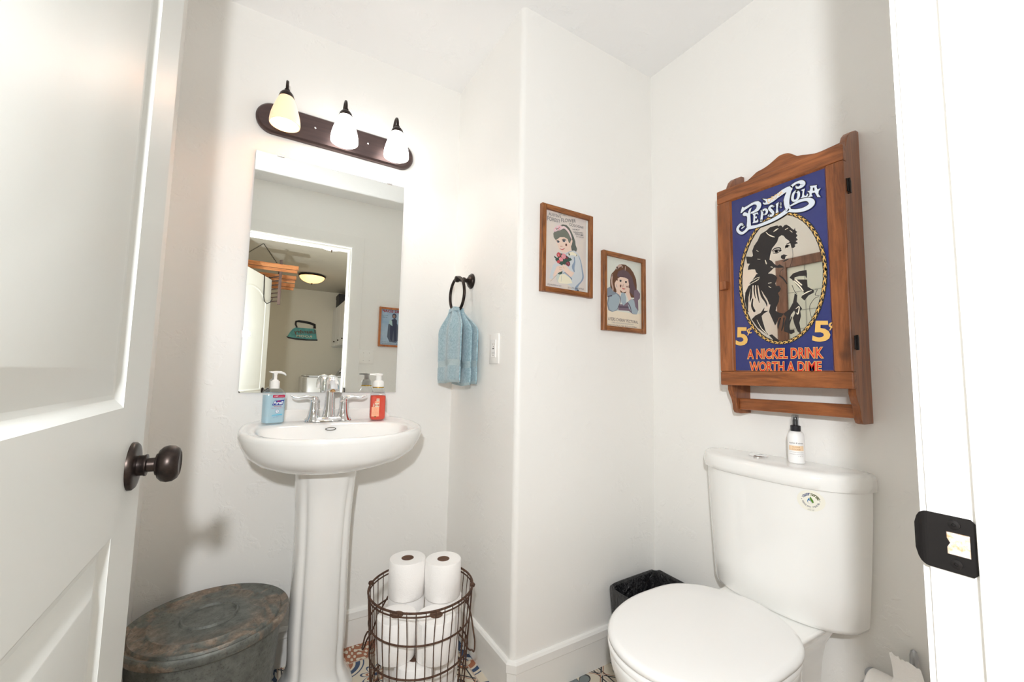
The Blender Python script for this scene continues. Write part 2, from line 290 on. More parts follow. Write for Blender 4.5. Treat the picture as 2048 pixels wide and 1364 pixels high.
def gelmat(name, c, t=.45, gloss=.06):
    mt = mat(name); nt = mt.node_tree; nt.nodes.clear(); N = nt.nodes.new; o = N('ShaderNodeOutputMaterial'); d = N('ShaderNodeBsdfDiffuse'); tr = N('ShaderNodeBsdfTranslucent'); tp = N('ShaderNodeBsdfTransparent'); m1 = N('ShaderNodeMixShader'); m2 = N('ShaderNodeMixShader')
    for x in (d, tr, tp): x.inputs[0].default_value = (*c, 1)
    m1.inputs[0].default_value = .22; m2.inputs[0].default_value = t; L = nt.links.new; L(d.outputs[0], m1.inputs[1]); L(tr.outputs[0], m1.inputs[2]); L(m1.outputs[0], m2.inputs[1]); L(tp.outputs[0], m2.inputs[2]); L(m2.outputs[0], o.inputs[0]); return mt
ART = {
'lettering': [('p',[(47.1,542.3),(53.0,537.4),(65.8,540.6),(76.8,544.0),(87.6,545.3),(98.2,542.8),(105.4,535.4),(107.0,526.9),(104.2,518.3),(97.2,511.9),(88.1,509.7),(78.9,509.3),(72.7,510.5),(74.4,514.8),(83.7,516.5),(90.7,521.4),(93.5,528.4),(91.1,533.8),(84.3,537.3),(73.4,535.5),(62.4,531.2),(52.8,527.9),(44.6,522.4),(40.6,522.9),(43.3,532.8)]),('p',[(47.4,517.4),(52.6,522.2),(58.9,519.2),(64.2,513.8),(66.0,520.1),(70.1,526.9),(77.1,529.3),(73.0,519.4),(71.9,510.0),(72.3,493.6),(72.6,477.3),(73.1,468.3),(59.1,471.0),(61.2,487.4),(61.9,501.9),(59.3,507.6),(52.2,509.1),(47.9,513.1)]),('r',[(46.7,480.5,5.8),(41.2,485.2,8.0),(32.9,479.8,8.7),(29.4,470.9,8.7),(34.8,460.2,8.7),(44.4,454.1,8.7),(55.6,458.2,8.7),(64.5,465.3,10.9),(74.5,464.6,10.9),(91.3,463.2,9.4),(112.2,464.5,9.9),(134.0,467.4,10.4),(155.3,472.9,11.3),(172.0,479.6,12.3),(183.0,486.4,13.8)]),('r',[(51.3,474.2,4.3),(44.8,471.2,4.3),(41.6,470.6,1.7)]),('p',[(181.0,549.2),(194.4,549.7),(197.2,545.2),(193.0,538.5),(190.0,527.6),(187.7,516.4),(186.5,504.7),(188.3,493.6),(190.7,486.7),(180.2,482.1),(174.9,493.7),(172.2,506.8),(171.9,519.1),(175.0,530.2),(179.4,539.2)]),('p',[(110.2,546.7),(123.3,540.5),(137.7,539.4),(152.0,545.0),(168.9,553.1),(182.6,556.2),(192.0,555.8),(197.0,547.5),(183.6,543.7),(171.2,538.5),(157.2,533.0),(142.9,525.8),(128.5,522.1),(116.9,524.6),(111.9,529.6),(112.5,534.1),(117.1,530.1),(121.2,531.3),(119.5,536.6),(114.5,541.6)]),('r',[(192.5,551.6,8.7),(201.3,557.1,7.2),(211.8,558.9,7.2),(220.7,556.0,10.9),(224.2,548.7,13.8),(220.2,544.0,10.9),(213.8,542.1,7.2),(208.7,544.4,5.8),(206.2,549.1,3.6)]),('r',[(186.6,494.2,2.9),(200.6,498.2,6.5),(216.2,501.5,8.4),(232.6,499.2,9.0),(242.2,492.1,13.3),(244.9,482.4,15.1),(236.7,475.2,13.3),(221.6,472.4,11.3),(205.0,474.7,9.6),(192.1,479.5,9.0),(181.6,485.4,8.7)]),('r',[(207.6,533.6,6.1),(212.2,527.4,6.7),(212.3,517.8,7.0),(209.0,509.3,6.7),(202.8,506.4,6.1),(197.0,509.7,6.4),(196.0,517.8,7.0),(198.7,528.8,6.7),(203.7,533.7,6.1),(207.6,533.6,6.1)]),('p',[(221.1,532.9),(229.4,533.4),(227.5,526.8),(225.9,517.1),(228.6,510.2),(232.4,511.7),(234.4,516.1),(237.0,512.9),(234.3,505.9),(217.1,508.9),(220.6,511.7),(223.5,527.6),(219.2,531.7)]),('p',[(241.9,535.5),(259.5,531.4),(258.1,526.5),(260.2,518.5),(268.6,518.8),(263.0,512.4),(262.1,504.1),(267.4,492.9),(259.4,496.5),(255.6,507.3),(253.4,513.9),(253.0,527.0),(249.0,527.9),(248.7,518.6),(245.3,509.7),(248.1,502.9),(235.2,504.5),(240.3,508.7),(240.0,516.1),(234.7,523.3),(240.8,521.6),(243.5,529.3)]),('p',[(246.9,519.3),(256.5,517.0),(257.5,510.9),(246.1,513.5)]),('p',[(78.8,507.7),(95.6,507.2),(97.1,498.3),(92.5,503.1),(87.9,502.7),(87.1,495.6),(92.2,495.5),(92.3,488.4),(86.9,490.5),(85.8,482.0),(91.8,481.7),(95.0,486.6),(96.5,477.8),(93.9,474.7),(77.7,477.0),(80.9,481.2),(82.0,500.9)]),('r',[(106.1,508.9,4.3),(108.6,502.5,6.4),(107.4,490.2,6.7),(105.2,476.7,7.5)]),('r',[(108.3,506.5,5.8),(116.5,509.6,6.1),(122.5,504.1,6.7),(121.3,495.0,6.7),(114.8,493.7,4.9)]),('r',[(142.4,509.7,5.2),(135.4,513.7,6.7),(130.2,507.7,7.0),(136.4,497.8,8.4),(140.7,489.3,7.5),(137.1,482.8,7.2),(128.1,485.7,6.7)]),('p',[(149.0,515.1),(158.4,518.2),(156.5,511.6),(154.4,497.8),(156.3,486.7),(148.1,486.4),(150.3,499.2),(150.3,511.6)]),('r',[(163.2,512.3,4.9),(163.7,509.9,4.9)]),('r',[(162.9,502.8,5.2),(163.4,500.2,5.2)])],
'portrait': [('p',[(100.7,435.6),(116.3,441.0),(128.7,448.7),(146.6,448.9),(161.0,444.4),(165.1,437.6),(169.6,442.6),(175.3,443.0),(183.5,435.1),(190.1,425.3),(195.4,420.5),(198.1,426.7),(198.8,418.0),(203.1,412.8),(199.8,408.4),(203.6,401.1),(199.4,396.1),(204.2,388.6),(198.4,385.6),(204.2,378.1),(199.4,377.6),(195.3,375.6),(196.8,370.6),(192.3,366.8),(186.8,368.5),(184.5,381.6),(180.6,392.0),(172.5,400.6),(165.7,412.0),(160.1,414.4),(152.7,410.9),(147.9,397.8),(140.3,388.7),(132.6,381.0),(129.3,370.5),(126.0,360.0),(124.1,347.6),(131.4,341.0),(137.0,331.7),(145.6,323.4),(152.9,326.6),(161.3,318.4),(166.1,314.2),(149.7,316.2),(136.6,319.8),(127.5,312.2),(119.8,306.5),(118.2,303.6),(89.1,309.5),(83.0,315.8),(80.1,326.3),(68.9,328.7),(57.6,329.4),(59.5,340.8),(64.6,348.1),(55.7,350.9),(52.7,374.5),(71.7,369.1),(75.0,372.5),(73.0,388.0),(79.1,403.2),(90.7,416.8),(95.7,427.1)]),('r',[(132.7,372.9,1.8),(139.9,378.3,3.3),(153.1,377.6,3.6),(157.5,372.2,2.1)]),('r',[(135.1,366.2,2.1),(143.9,362.1,1.8),(156.4,366.9,2.4)]),('r',[(134.5,370.5,1.8),(144.2,373.2,3.0),(157.1,368.3,4.5)]),('r',[(143.3,368.3,7.5),(145.8,367.7,7.5)]),('r',[(173.3,383.0,2.1),(180.4,385.0,2.7),(185.3,384.8,2.1)]),('r',[(173.1,376.5,7.5),(175.2,375.9,7.5)]),('r',[(170.1,372.1,1.8),(171.8,379.5,2.4),(178.8,378.7,2.4),(181.8,375.5,1.5)]),('p',[(158.1,352.2),(165.3,354.4),(175.7,348.0),(170.0,347.4),(167.3,338.7),(160.5,340.3),(156.5,347.1)]),('p',[(161.0,333.4),(169.7,337.6),(179.5,337.7),(173.1,334.2),(165.2,331.3)]),('r',[(188.2,368.2,0.75),(189.9,346.0,0.75),(186.1,328.4,0.75),(180.0,311.2,0.75)]),('r',[(151.8,291.3,3.9),(161.5,280.7,3.6),(170.8,263.4,2.7)]),('r',[(151.8,290.5,0.9),(155.1,305.6,0.9),(165.3,311.2,0.9)]),('p',[(178.3,280.3),(188.3,290.9),(204.7,294.4),(223.2,294.3),(224.1,282.1),(223.0,268.8),(220.0,277.7),(204.2,280.1),(192.0,278.7),(190.3,267.5),(186.3,272.9)]),('p',[(84.4,310.5),(121.3,304.6),(130.2,302.0),(140.2,294.4),(144.4,286.4),(136.4,264.9),(105.0,270.6),(83.4,274.5),(69.1,277.0),(61.2,283.4),(74.5,297.6)]),('p',[(86.7,280.9),(105.6,288.8),(137.0,282.8),(138.1,271.5),(140.7,261.5),(149.7,261.2),(153.7,251.4),(150.3,244.1),(144.7,240.0),(148.6,228.7),(146.4,213.4),(138.7,197.2),(136.9,186.5),(146.8,179.0),(159.5,175.9),(152.1,166.0),(144.9,165.2),(137.1,147.3),(134.0,142.1),(128.6,157.6),(117.9,185.7),(122.8,207.3),(115.8,222.6),(105.7,240.2),(94.0,263.3)]),('p',[(69.3,282.5),(77.3,283.0),(69.9,275.7),(67.2,239.7),(61.1,222.4),(60.8,240.7),(64.9,271.6),(57.1,241.3),(53.9,198.5),(57.3,191.1),(52.2,195.4),(44.7,231.4),(47.3,256.2),(57.7,276.2)]),('r',[(77.1,278.6,3.3),(75.3,259.9,3.9),(78.2,233.9,1.2)]),('r',[(83.5,279.9,4.2),(84.6,250.1,4.8),(89.9,218.3,1.2)]),('r',[(90.4,273.7,4.2),(98.0,239.8,6.6),(109.5,217.1,4.5),(112.4,203.1,1.2)]),('r',[(70.2,232.6,3.0),(67.2,211.6,5.7),(73.9,193.5,6.9)]),('r',[(100.2,263.8,3.3),(111.7,237.7,4.5),(121.3,209.1,3.3)]),('p',[(77.5,179.2),(93.3,185.4),(104.8,200.9),(102.7,190.7),(115.5,189.1),(102.4,182.4),(95.3,175.5),(97.2,162.4),(101.3,146.0),(105.6,128.1),(114.0,114.8),(100.6,123.7),(82.6,139.7),(65.2,168.3)]),('p',[(115.7,113.8),(124.4,115.6),(135.7,103.8),(148.2,91.4),(129.6,95.7)]),('p',[(158.0,174.6),(175.2,186.3),(185.4,204.7),(191.1,231.2),(197.0,225.7),(195.0,206.4),(202.8,193.2),(208.2,183.5),(203.4,178.2),(204.5,163.1),(199.6,144.2),(202.9,118.6),(203.7,109.6),(194.7,119.2),(187.3,139.4),(183.2,159.4),(190.5,173.7),(187.4,181.7),(178.1,169.1),(172.4,143.9),(173.2,124.8),(185.5,125.3),(186.6,116.9),(176.9,112.4),(158.4,122.2),(161.2,149.6),(166.1,164.4)]),('r',[(149.1,161.6,3.6),(143.0,143.6,4.8),(141.7,132.1,1.8)]),('r',[(159.0,162.1,3.3),(156.2,140.8,3.9),(151.5,125.1,2.1)]),('r',[(180.6,162.8,2.1),(172.3,139.3,3.3),(173.1,122.5,3.0)]),('p',[(185.0,273.6),(223.5,266.2),(224.4,245.2),(239.7,232.2),(238.8,225.7),(225.8,219.7),(214.9,206.8),(207.1,216.6),(215.1,229.6),(202.4,246.0)]),('r',[(242.9,234.6,1.1),(247.8,232.3,0.9),(242.3,218.5,0.9),(252.2,214.8,0.75)]),('r',[(250.8,212.1,0.75),(240.4,208.3,0.75),(228.9,191.2,0.75),(227.8,175.1,0.75),(231.1,153.5,0.75)]),('r',[(184.5,256.8,0.9),(189.4,240.7,0.9),(195.8,229.0,0.9)])],
'highlight': [('r',[(116.9,436.7,1.5),(123.5,427.4,2.1),(133.8,418.7,3.3),(141.1,414.2,1.5)]),('r',[(139.4,431.7,1.8),(146.2,435.3,3.9),(152.1,437.5,2.1)]),('r',[(172.0,428.4,2.1),(179.1,430.9,2.1)]),('r',[(184.4,422.3,1.5),(190.4,415.0,1.5)]),('r',[(112.0,348.8,2.1),(115.0,336.7,3.3)]),('r',[(86.6,386.3,1.2),(92.0,381.2,1.5)]),('r',[(88.9,357.5,1.5),(96.7,354.8,1.2)]),('r',[(155.3,445.4,2.1),(153.1,445.3,2.1)]),('r',[(67.9,290.5,1.5),(84.0,297.4,1.5),(93.5,298.8,1.2)]),('r',[(64.4,282.0,1.2),(83.8,289.2,2.1),(91.8,294.2,1.5)]),('r',[(118.8,274.5,1.8),(127.8,274.5,1.5)]),('r',[(193.2,273.1,3.3),(209.9,252.7,3.3)]),('r',[(127.9,324.1,2.4),(133.0,321.4,2.1)]),('r',[(190.3,268.0,3.3),(203.3,251.9,3.6),(213.3,234.4,2.7)]),('r',[(208.9,222.4,1.8),(222.2,229.2,3.0),(233.9,232.4,1.8)]),('r',[(120.0,264.4,1.5),(125.9,259.3,1.8)]),('r',[(81.7,164.1,1.2),(87.6,150.5,1.5),(96.4,133.6,2.1),(109.6,119.8,2.1)]),('r',[(192.9,185.5,1.8),(201.2,190.4,2.4),(197.8,169.9,3.0),(193.9,173.3,1.5)])],
'girl1': [('hair','p',[(894.4,1591.5),(899.3,1603.7),(907.6,1618.0),(924.7,1631.5),(938.6,1638.7),(956.2,1639.5),(970.5,1631.1),(981.4,1617.5),(992.4,1599.5),(999.8,1583.6),(1001.7,1569.5),(1009.1,1556.4),(1005.6,1545.7),(983.9,1541.9),(978.3,1562.3),(965.7,1574.3),(953.2,1591.8),(928.7,1587.1),(908.2,1573.3),(901.4,1574.7)]),('skin','p',[(915.0,1584.4),(930.4,1591.6),(953.1,1593.2),(965.6,1584.3),(974.6,1576.0),(981.7,1590.2),(986.2,1583.9),(981.9,1565.9),(979.2,1562.5),(980.3,1541.3),(975.0,1536.1),(939.8,1529.9),(929.4,1535.1),(920.7,1542.0),(915.4,1553.6),(904.9,1568.4),(908.2,1576.1)]),('hair2','p',[(894.3,1595.7),(907.8,1605.4),(928.4,1616.7),(949.3,1619.5),(965.4,1609.9),(974.4,1596.0),(974.7,1571.7),(967.5,1574.6),(962.1,1586.4),(946.1,1590.5),(925.3,1586.4),(915.0,1577.4),(905.7,1571.4),(896.2,1580.7)]),('band','r',[(921.5,1615.3,10.2),(942.2,1628.0,9.3),(956.3,1623.8,9.3),(968.9,1613.5,8.8),(978.0,1598.1,6.8),(981.7,1590.2,4.1)]),('pink','p',[(895.9,1601.6),(896.6,1613.0),(907.6,1623.7),(921.2,1632.2),(933.4,1631.9),(931.8,1621.6),(916.3,1610.0),(904.4,1603.3)]),('white','r',[(907.7,1612.4,6.8),(914.5,1618.1,6.8)]),('red','r',[(904.2,1617.3,2.0),(914.5,1615.2,2.0),(923.1,1625.5,1.7)]),('dark','r',[(908.3,1568.4,1.7),(916.8,1570.7,3.7),(924.6,1568.0,2.0)]),('dark','r',[(935.8,1578.5,2.4),(944.5,1582.3,3.1),(955.0,1582.2,1.7)]),('blue','r',[(914.3,1566.0,5.1),(919.5,1566.3,5.1)]),('blue','r',[(941.1,1574.6,6.1),(947.2,1575.1,6.1)]),('white','r',[(950.7,1575.4,2.4),(952.5,1575.8,2.4)]),('dark','r',[(937.6,1575.3,1.7),(945.4,1578.7,2.4),(955.1,1577.7,1.4)]),('blush','r',[(953.5,1562.8,10.2),(957.0,1562.0,10.2)]),('blush','r',[(929.2,1551.9,3.4),(936.1,1552.5,4.1)]),('lip','r',[(925.8,1542.2,1.7),(938.0,1541.6,4.4),(948.4,1548.4,1.7)]),('white','r',[(929.3,1543.2,1.0),(946.6,1548.3,1.0)]),('dress','p',[(955.6,1530.7),(975.0,1542.6),(994.7,1547.5),(1011.1,1540.3),(1024.0,1528.1),(1029.7,1511.7),(1035.4,1486.6),(1041.1,1461.5),(1042.2,1447.2),(1035.8,1433.3),(1023.0,1420.2),(1017.6,1408.0),(1021.4,1391.4),(985.4,1389.8),(981.7,1403.4),(962.2,1412.0),(924.1,1409.7),(917.1,1415.7),(906.7,1436.3),(896.6,1434.8),(893.4,1420.7),(878.3,1424.0),(886.3,1452.5),(894.3,1475.8),(906.0,1484.6),(930.1,1478.7),(950.6,1504.4),(957.5,1521.1)]),('dressd','r',[(994.9,1520.3,4.4),(996.9,1502.1,6.8),(989.9,1482.4,13.6),(995.4,1466.2,5.1)]),('dressd','r',[(1016.7,1529.8,2.4),(1027.9,1507.1,4.1),(1035.5,1475.1,5.8),(1039.4,1449.7,7.5),(1030.3,1431.2,5.1),(1015.7,1416.3,6.8),(1003.2,1399.1,11.9),(1015.9,1392.2,10.2)]),('dressd','r',[(953.9,1524.7,1.7),(967.9,1535.7,1.7),(982.1,1542.4,1.4)]),('cream','p',[(923.7,1440.1),(944.3,1450.1),(976.0,1437.8),(986.9,1419.6),(962.2,1412.7),(924.0,1410.4),(917.1,1418.5)]),('cream','r',[(968.0,1527.2,10.2),(985.8,1534.5,13.6),(1007.5,1529.6,6.8)]),('dressd','r',[(940.8,1449.6,1.7),(951.2,1453.9,4.4),(968.9,1445.3,5.1),(983.2,1434.6,5.1)]),('dressd','r',[(934.0,1440.2,1.0),(932.5,1417.8,1.0)]),('green','p',[(898.0,1511.0),(909.1,1507.3),(916.0,1501.5),(909.2,1499.0),(900.7,1504.5)]),('green','p',[(904.2,1496.7),(916.2,1486.2),(937.0,1479.8),(950.8,1484.8),(980.7,1508.0),(971.7,1515.0),(957.5,1521.1),(939.9,1525.1),(922.6,1524.9),(916.0,1507.0)]),('green','p',[(975.2,1517.0),(984.2,1508.6),(968.3,1500.3)]),('red','p',[(912.3,1523.2),(919.1,1527.8),(927.8,1525.8),(929.6,1517.7),(922.8,1509.6),(914.2,1509.5),(909.9,1515.8)]),('rose','p',[(933.0,1519.7),(941.6,1526.8),(952.2,1524.4),(954.9,1513.6),(947.1,1505.3),(938.4,1506.6),(932.2,1512.6)]),('rose','p',[(921.1,1505.1),(929.7,1510.8),(940.1,1505.5),(940.2,1497.1),(929.9,1494.0),(922.9,1498.5)]),('red','p',[(911.0,1492.3),(919.5,1497.9),(928.2,1493.7),(924.8,1486.2),(914.5,1485.9)]),('wine','p',[(954.0,1517.7),(962.8,1517.8),(964.6,1511.0),(955.9,1506.7)]),('wine','p',[(952.5,1490.7),(961.2,1499.1),(973.6,1499.7),(975.5,1488.7),(968.5,1480.5),(956.1,1484.2)]),('rose','r',[(961.3,1493.5,5.1),(965.7,1491.4,5.1)]),('pink','r',[(915.8,1519.6,3.4),(921.0,1514.9,2.7)]),('pink','r',[(940.0,1518.1,4.1),(946.1,1513.5,4.4)]),('skin','p',[(911.3,1471.6),(923.2,1477.6),(937.0,1477.0),(937.2,1457.4),(916.7,1448.8),(908.3,1437.9),(898.3,1432.3),(894.9,1436.0),(903.0,1455.1)]),('skin','p',[(938.7,1482.8),(945.6,1486.0),(957.9,1480.2),(975.7,1466.0),(995.5,1460.5),(986.6,1447.8),(979.5,1441.2),(965.3,1447.6),(951.2,1456.7),(938.9,1466.1),(936.2,1474.0)]),('skind','r',[(923.3,1470.6,1.4),(935.3,1471.1,1.4)]),('skind','r',[(923.4,1463.7,1.4),(935.4,1464.1,1.4)]),('skind','r',[(940.5,1476.1,1.4),(947.5,1470.2,1.4)]),('skind','r',[(951.2,1456.7,2.0),(968.8,1446.7,2.0)]),('green','p',[(916.7,1447.4),(938.9,1459.1),(937.3,1449.1),(923.6,1441.5)]),('stem','r',[(916.8,1443.3,2.7),(910.2,1423.0,2.4)]),('stem','r',[(927.0,1444.8,2.7),(915.4,1415.5,2.4)]),('stem','r',[(923.6,1445.7,1.7),(913.6,1426.3,1.4)]),('tanline','r',[(911.7,1439.8,1.7),(883.5,1412.5,1.4)])],
't1': [("AUSTEN'S", [(871.8, 1659.4), (929.6, 1660.9), (929.4, 1670.2), (871.6, 1671.2)], 'ink'), ('FOREST', [(865.9, 1638.6), (925.5, 1641.6), (925.3, 1652.9), (865.7, 1655.9)], 'ink'), ('FLOWER', [(930.6, 1645.5), (1001.0, 1659.2), (1000.8, 1672.3), (930.4, 1660.4)], 'ink'), ('COLOGNE', [(969.5, 1639.5), (1039.9, 1642.5), (1039.9, 1650.6), (969.4, 1651.0)], 'ink'), ('PERFUMED WITH', [(916.4, 1671.5), (984.4, 1675.9), (984.4, 1681.0), (916.3, 1677.2)], 'inkl'), ('THE MOST', [(984.0, 1625.9), (1021.4, 1631.4), (1021.4, 1636.5), (984.0, 1631.0)], 'ink'), ('FASHIONABLE', [(990.4, 1615.7), (1038.2, 1622.3), (1038.1, 1627.5), (990.4, 1622.2)], 'ink'), ('PERFUME', [(998.7, 1609.4), (1040.1, 1612.4), (1040.1, 1619.0), (998.6, 1615.9)], 'ink'), ('OF THE DAY', [(1003.3, 1601.6), (1042.0, 1604.0), (1042.0, 1609.2), (1003.2, 1606.7)], 'ink'), ('W.J.AUSTEN & CO', [(869.7, 1395.7), (933.6, 1397.9), (933.6, 1403.4), (869.6, 1403.1)], 'ink'), ('OSWEGO N.Y.', [(877.2, 1388.5), (931.2, 1389.9), (931.1, 1393.4), (877.2, 1391.9)], 'inkl'), ('25 CTS A BOTTLE', [(964.1, 1396.9), (1042.5, 1399.8), (1042.4, 1406.2), (964.0, 1402.5)], 'ink')],
'girl2': [('warm','p',[(1162.4,1351.6),(1220.8,1336.0),(1336.1,1333.3),(1363.5,1338.7),(1361.6,1269.5),(1162.5,1267.9)]),('brown','p',[(1184.1,1429.3),(1182.3,1456.2),(1189.6,1484.4),(1209.9,1503.9),(1221.2,1519.4),(1243.9,1534.1),(1259.2,1535.1),(1270.7,1535.5),(1297.9,1525.7),(1317.6,1508.9),(1333.3,1482.7),(1337.1,1457.7),(1336.9,1432.1),(1324.7,1402.4),(1305.0,1400.1),(1289.5,1415.0),(1239.7,1414.5),(1220.9,1417.7),(1206.1,1399.5),(1184.1,1405.0)]),('brownd','p',[(1221.1,1480.8),(1228.6,1501.2),(1259.1,1514.1),(1286.1,1507.0),(1309.5,1487.9),(1321.2,1458.4),(1333.0,1437.3),(1320.8,1407.6),(1297.3,1421.6),(1289.8,1465.4),(1274.3,1480.1),(1232.3,1476.9)]),('brownl','r',[(1221.2,1513.9,11.1),(1240.1,1527.9,11.1),(1251.5,1524.1,8.9)]),('brownl','r',[(1270.7,1527.1,5.2),(1268.7,1512.8,5.2)]),('brownl','r',[(1195.1,1479.8,7.4),(1191.4,1452.0,8.9),(1198.7,1425.8,7.4),(1195.0,1409.1,7.4)]),('skin','p',[(1224.8,1470.3),(1239.9,1479.3),(1266.6,1480.4),(1285.9,1476.1),(1290.5,1454.3),(1285.7,1436.9),(1270.2,1421.0),(1254.9,1416.4),(1237.8,1425.3),(1227.7,1446.0)]),('skin','p',[(1208.0,1448.8),(1217.3,1462.4),(1228.5,1461.2),(1228.5,1446.1),(1237.8,1425.3),(1243.5,1412.2),(1239.6,1400.8),(1220.9,1401.3),(1217.2,1422.7),(1209.8,1435.4)]),('skin','p',[(1285.7,1442.5),(1294.3,1438.0),(1293.4,1421.1),(1305.0,1394.5),(1289.3,1384.4),(1277.8,1402.5),(1270.9,1415.6),(1274.0,1424.3)]),('slate','p',[(1165.9,1421.6),(1184.1,1432.0),(1198.7,1414.9),(1220.9,1409.5),(1235.9,1403.1),(1235.8,1381.2),(1224.5,1339.1),(1195.0,1329.4),(1173.2,1334.0),(1166.0,1359.9),(1171.4,1384.7),(1166.0,1394.8)]),('slatel','p',[(1180.4,1391.1),(1217.2,1406.3),(1237.7,1392.3),(1224.5,1344.5),(1198.6,1331.1),(1180.4,1337.4),(1171.4,1360.5)]),('plum','p',[(1321.0,1432.9),(1341.0,1438.3),(1357.0,1423.2),(1356.0,1403.2),(1344.6,1393.4),(1346.3,1351.2),(1336.1,1331.9),(1312.4,1331.1),(1289.1,1342.7),(1228.2,1339.4),(1232.0,1364.4),(1250.9,1366.4),(1281.5,1378.0),(1297.1,1390.8),(1320.7,1396.3)]),('slatel','p',[(1281.5,1378.0),(1305.0,1394.5),(1320.7,1390.7),(1328.4,1363.4),(1344.2,1348.2),(1336.1,1331.9),(1312.4,1332.5),(1289.1,1353.8)]),('slatel','p',[(1247.3,1415.4),(1266.3,1415.0),(1273.9,1396.5),(1273.8,1374.4),(1258.4,1361.7),(1247.1,1371.5),(1239.6,1392.6)]),('plumd','r',[(1235.7,1353.8,5.2),(1285.3,1357.6,5.9)]),('plumd','r',[(1281.5,1378.0,3.7),(1296.9,1360.2,5.2),(1304.6,1338.7,3.0)]),('plumd','r',[(1237.8,1397.8,3.7),(1239.6,1376.1,3.7),(1224.5,1344.5,3.0)]),('dark','r',[(1236.1,1465.8,3.0),(1245.5,1465.5,3.7)]),('dark','r',[(1268.5,1464.7,3.0),(1277.3,1464.8,3.7)]),('dark','r',[(1239.1,1461.8,5.9),(1243.6,1461.9,5.9)]),('dark','r',[(1270.4,1461.1,5.2),(1275.0,1461.2,5.2)]),('lip','r',[(1250.4,1434.6,2.2),(1258.7,1431.8,5.2),(1268.3,1433.3,2.2)]),('skind','r',[(1256.9,1449.8,3.0),(1255.0,1441.3,3.7)]),('blush','r',[(1239.8,1442.1,11.1),(1244.3,1441.3,11.1)]),('blush','r',[(1278.0,1444.3,7.4),(1280.3,1443.2,7.4)]),('plumd','r',[(1169.6,1389.8,3.7),(1191.4,1395.1,4.4)]),('slate','r',[(1217.3,1444.6,2.2),(1221.0,1434.1,2.2)])],
't2': [('AYERS CHERRY PECTORAL', [(1171.4, 1293.8), (1343.8, 1293.4), (1343.9, 1304.6), (1171.4, 1307.1)], 'ink2'), ('CURES COUGHS COLDS AND BRONCHITIS', [(1191.3, 1284.8), (1316.0, 1284.7), (1316.0, 1289.1), (1191.3, 1289.7)], 'inkl'), ('Prepared by Dr J.C. Ayer & Co Lowell Mass.', [(1169.6, 1272.4), (1335.6, 1273.1), (1335.7, 1280.1), (1169.6, 1279.1)], 'ink2')],
'tp': [('DRINK', [(127.1, 524.4), (173.3, 541.2), (170.9, 551.6), (124.7, 539.5)], 'gold', 0), ('5', [(15.8, 89.4), (50.5, 87.5), (50.3, 141.5), (19.0, 144.3)], 'gold', 0.06), ('5', [(234.5, 88.8), (273.4, 86.4), (271.7, 139.7), (240.4, 142.9)], 'gold', 0.06), ('¢', [(51.4, 118.1), (65.7, 117.1), (66.5, 145.2), (51.3, 144.9)], 'gold', 0.02), ('¢', [(272.7, 115.9), (288.0, 114.7), (289.1, 141.6), (273.7, 143.2)], 'gold', 0.02), ('A NICKEL DRINK', [(51.0, 43.2), (255.4, 40.8), (256.5, 69.6), (51.8, 72.2)], 'red', 0.045), ('WORTH A DIME', [(56.6, 3.0), (250.8, 3.5), (251.8, 30.5), (57.4, 32.3)], 'red', 0.045)]}
# ================================================================== THE ROOM
def quadbox(name, mt, *b, **k): return struct(name, MB().box(*b), mt, smooth=False, **k)
quadbox('floor', M_TILE, XL - .1, XC + .1, -.0, YB + .1, -.05, 0)
quadbox('ceiling', M_CEIL, XL - .1, XC + .1, YH, YB + .1, H, H + .06)
quadbox('wall_back', M_WALL, XL - .1, XT + .06, YB, YB + .1, 0, H)
quadbox('wall_left', M_WALL, XL - .1, XL, YH, YB, 0, H)
quadbox('wall_right', M_WALL, XC, XC + .1, YH, YP + .3, 0, H)
def bullnose(r, k=8): return [(XT, YB + .1)] + [(XT + r - r * cos(i * pi / 2 / k), YP + r - r * sin(i * pi / 2 / k)) for i in range(k + 1)] + [(XC + .1, YP), (XC + .1, YB + .1)]
struct('wall_bumpout', MB().prism(bullnose(.02), lambda u, v, h: (u, v, h), 0, H), M_WALL, angle=20)
fr = MB(); fr.box(XL, JL - .02, YH, YD, 0, H); fr.box(JR + .02, XC, YH, YD, 0, H); fr.box(JL - .02, JR + .02, YH, YD, JZ + .02, H)
struct('wall_front', fr, M_WALL, smooth=False)
def sweep(path, prof, side=1, closed=False):
    """profile (t = away from the wall, z) swept along a floor path with mitres"""
    n = len(path); rings = []
    for i in range(n):
        p = Vector(path[i]); d0 = (p - Vector(path[i - 1])).normalized() if i > 0 else None; d1 = (Vector(path[i + 1]) - p).normalized() if i < n - 1 else None
        n0 = Vector((-d0.y, d0.x)) * side if d0 else None; n1 = Vector((-d1.y, d1.x)) * side if d1 else None
        nn = ((n0 or n1) + (n1 or n0)).normalized(); k = 1 / max(nn.dot(n1 or n0), .3)
        rings.append([(p.x + nn.x * t * k, p.y + nn.y * t * k, z) for t, z in prof])
    return MB().loft(rings)
BP = [(0, 0), (.0105, 0), (.0108, .0965), (.0145, .1005), (.0142, .1255), (.009, .1325), (.004, .1346), (0, .1346)]
struct('baseboard_back', sweep([(XL, YB), (XT, YB)], BP, -1), M_TRIM, smooth=False)
struct('baseboard_left', sweep([(XL, YD), (XL, YB)], BP, -1), M_TRIM, smooth=False)
struct('baseboard_right', sweep([(XC, YP), (XC, YD)], BP, -1), M_TRIM, smooth=False)
struct('baseboard_bumpout', sweep([(XT, YB), (XT, YP + .016), (XT + .016, YP), (XC, YP)], BP, -1), M_TRIM, smooth=False)
struct('baseboard_front', sweep([(XC, YD), (.645, YD)], BP, -1), M_TRIM, smooth=False)
